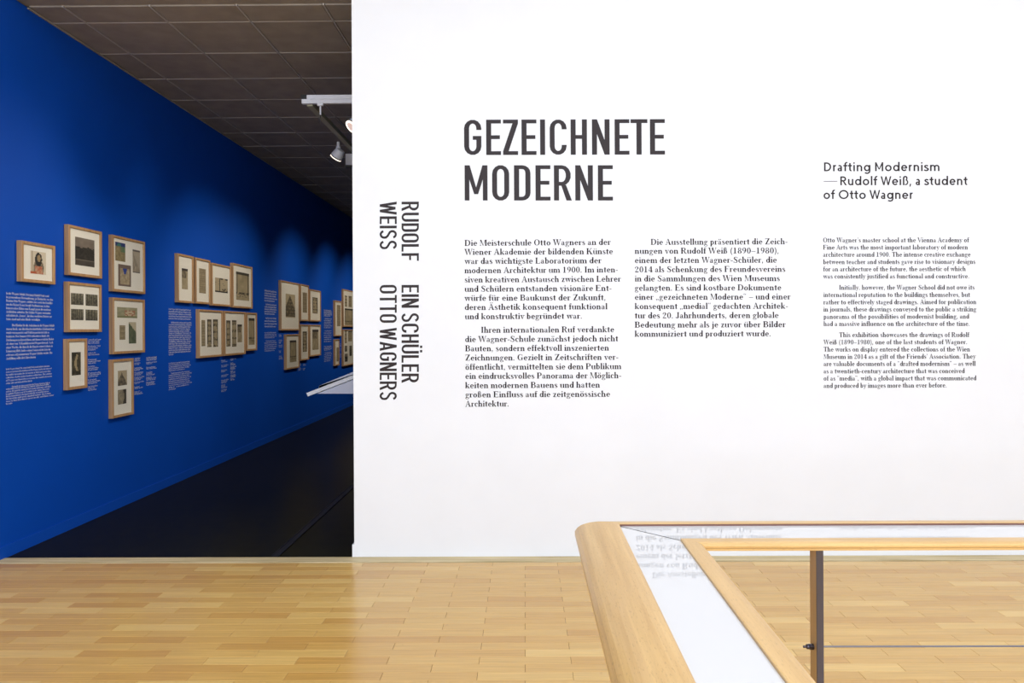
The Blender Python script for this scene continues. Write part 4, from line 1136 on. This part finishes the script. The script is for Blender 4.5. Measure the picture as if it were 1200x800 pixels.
# ================================================================== handrail with glass shelf
HG = 0.138        # width of the glass strip
Yg0, Xg0 = 2.013, 0.254     # outer corner of the glass strip
Yg1, Xg1 = Yg0 - HG, Xg0 + HG
YN, XR = 0.42, 3.4          # ends of the two legs (behind the camera's lower frame / past the frame)
hr = tag(empty('handrail', (0.32, 1.94, 0)), 'oak handrail with inset white glass strip turning a corner before white wall', 'handrail')
outp = [(0.0, -0.001), (0.003, 0.0), (0.014, 0.0), (0.026, -0.0008), (0.038, -0.0028), (0.050, -0.0060), (0.062, -0.0100), (0.074, -0.0150), (0.086, -0.0215), (0.097, -0.029), (0.106, -0.038), (0.113, -0.050), (0.113, -0.062), (0.104, -0.070), (0.0, -0.072)]
inp = [(0.0, -0.001), (0.003, 0.0), (0.030, 0.0), (0.038, -0.0012), (0.044, -0.0040), (0.047, -0.008), (0.0465, -0.0115), (0.043, -0.0130), (0.043, -0.0138), (0.0450, -0.0142), (0.0450, -0.0195), (0.0, -0.0198)]
# outer member, depth leg then cross leg, mitred at 45 degrees
def leg_depth(prof, sgn, xg, yg, mat, name):
    bm = bmesh.new()
    a = [Vector((xg + sgn * u, YN, RH + d)) for u, d in prof]
    b = [Vector((xg + sgn * u, yg - sgn * u, RH + d)) for u, d in prof]
    prism(bm, None, a, b)
    o = link(name, bm, mat, hr); return o
def leg_cross(prof, sgn, xg, yg, mat, name):
    bm = bmesh.new()
    a = [Vector((xg + sgn * u + 0.0006, yg - sgn * u, RH + d)) for u, d in prof]
    b = [Vector((XR, yg - sgn * u, RH + d)) for u, d in prof]
    prism(bm, None, a, b)
    o = link(name, bm, mat, hr); return o
leg_depth(outp, -1, Xg0, Yg0, M['rail'], 'outer_rail'); leg_cross(outp, -1, Xg0, Yg0, M['railx'], 'outer_rail')
leg_depth(inp, 1, Xg1, Yg1, M['rail'], 'inner_rail'); leg_cross(inp, 1, Xg1, Yg1, M['railx'], 'inner_rail')
# glass strips, set 1.5 mm under the wood, with the open mitre between them
g = 0.0006; zt = RH - 0.006; zb = RH - 0.011
def slab(pts, mat, name, z0=zb, z1=zt):
    bm = bmesh.new(); prism(bm, None, [Vector((x, y, z0)) for x, y in pts], [Vector((x, y, z1)) for x, y in pts]); return link(name, bm, mat, hr)
slab([(Xg0 + g, YN), (Xg1 - g, YN), (Xg1 - g, Yg1 - g + 0.0), (Xg0 + g, Yg0 - 2 * g - 0.002)], M['glass'], 'glass_strip')
slab([(Xg0 + 0.002, Yg0 - g), (Xg1 + 0.0012, Yg1 + g), (XR, Yg1 + g), (XR, Yg0 - g)], M['glass'], 'glass_strip')
slab([(Xg0 + g, YN), (Xg1 - g, YN), (Xg1 - g, Yg1 + g), (XR, Yg1 + g), (XR, Yg0 - g), (Xg0 + g, Yg0 - g)], M['seam'], 'backing_board', RH - 0.0195, zb - 0.0005)
slab([(Xg0 + 0.0006, Yg0 - 0.0042), (Xg1 - 0.0006, Yg1 - 0.0030), (Xg1 - 0.0006, Yg1 + 0.0008), (Xg0 + 0.0006, Yg0 - 0.0004)], M['seam'], 'mitre_seam', zt + 0.0001, zt + 0.0005)['label'] = 'dark seam across the corner'

bm = bmesh.new(); box(bm, (Xg0 + 0.002, Yg0 - 0.0016, zt), (XR, Yg0 - 0.0002, RH - 0.0012)); link('edge_reflection', bm, M['reflline'], hr)['label'] = 'dark strip in place of a rail reflection along the back glass edge'  # thin strip imitates the rail face reflected dark in the glass
def post(x, y0, y1, w=0.0172):
    bm = bmesh.new(); box(bm, (x, y0 + 0.0042, 0), (x + w, y1, RH - 0.0202), 0.0008); o = link('post', bm, M['postwood'], hr)
    bm = bmesh.new(); box(bm, (x, y0, 0), (x + w, y0 + 0.004, RH - 0.0202), 0.0008); link('steel_strip', bm, M['steel'], hr)['label'] = 'steel strip on the post front'
    return o
pf = on_y(949.5 + 7.6, 700, 1.838)       # front face left edge of the visible post
PXp = pf.x
post(PXp, 1.838, 1.838 + 0.044)
post(0.30, 1.90, 1.944); post(0.30, 0.55, 0.594); post(2.6, 1.838, 1.882)
# cable with its fittings
cp = on_y(1000, 757.3, 1.86)
wz = cp.z
bm = bmesh.new(); lathe(bm, [(0, .0023), (XR - PXp - 0.02, .0023)], (PXp + 0.0175, 1.86, wz), (1, 0, 0), 10); cb = link('steel_cable', bm, M['cable'], hr)
def nut(x, r, L_, seg=6):
    bm = bmesh.new(); lathe(bm, [(0, r * .85), (L_ * .15, r), (L_ * .85, r), (L_, r * .85)], (x, 1.86, wz), (-1, 0, 0), seg); return bm
link('washer', nut(PXp - 0.0003, .0075, .003, 18), M['steel'], cb)
link('nut', nut(PXp - 0.0035, .0078, .008), M['steel'], cb)
link('cap_nut', nut(PXp - 0.0118, .0062, .006, 12), M['steel'], cb)
link('thread_end', nut(PXp - 0.018, .0030, .008, 10), M['steel'], cb)
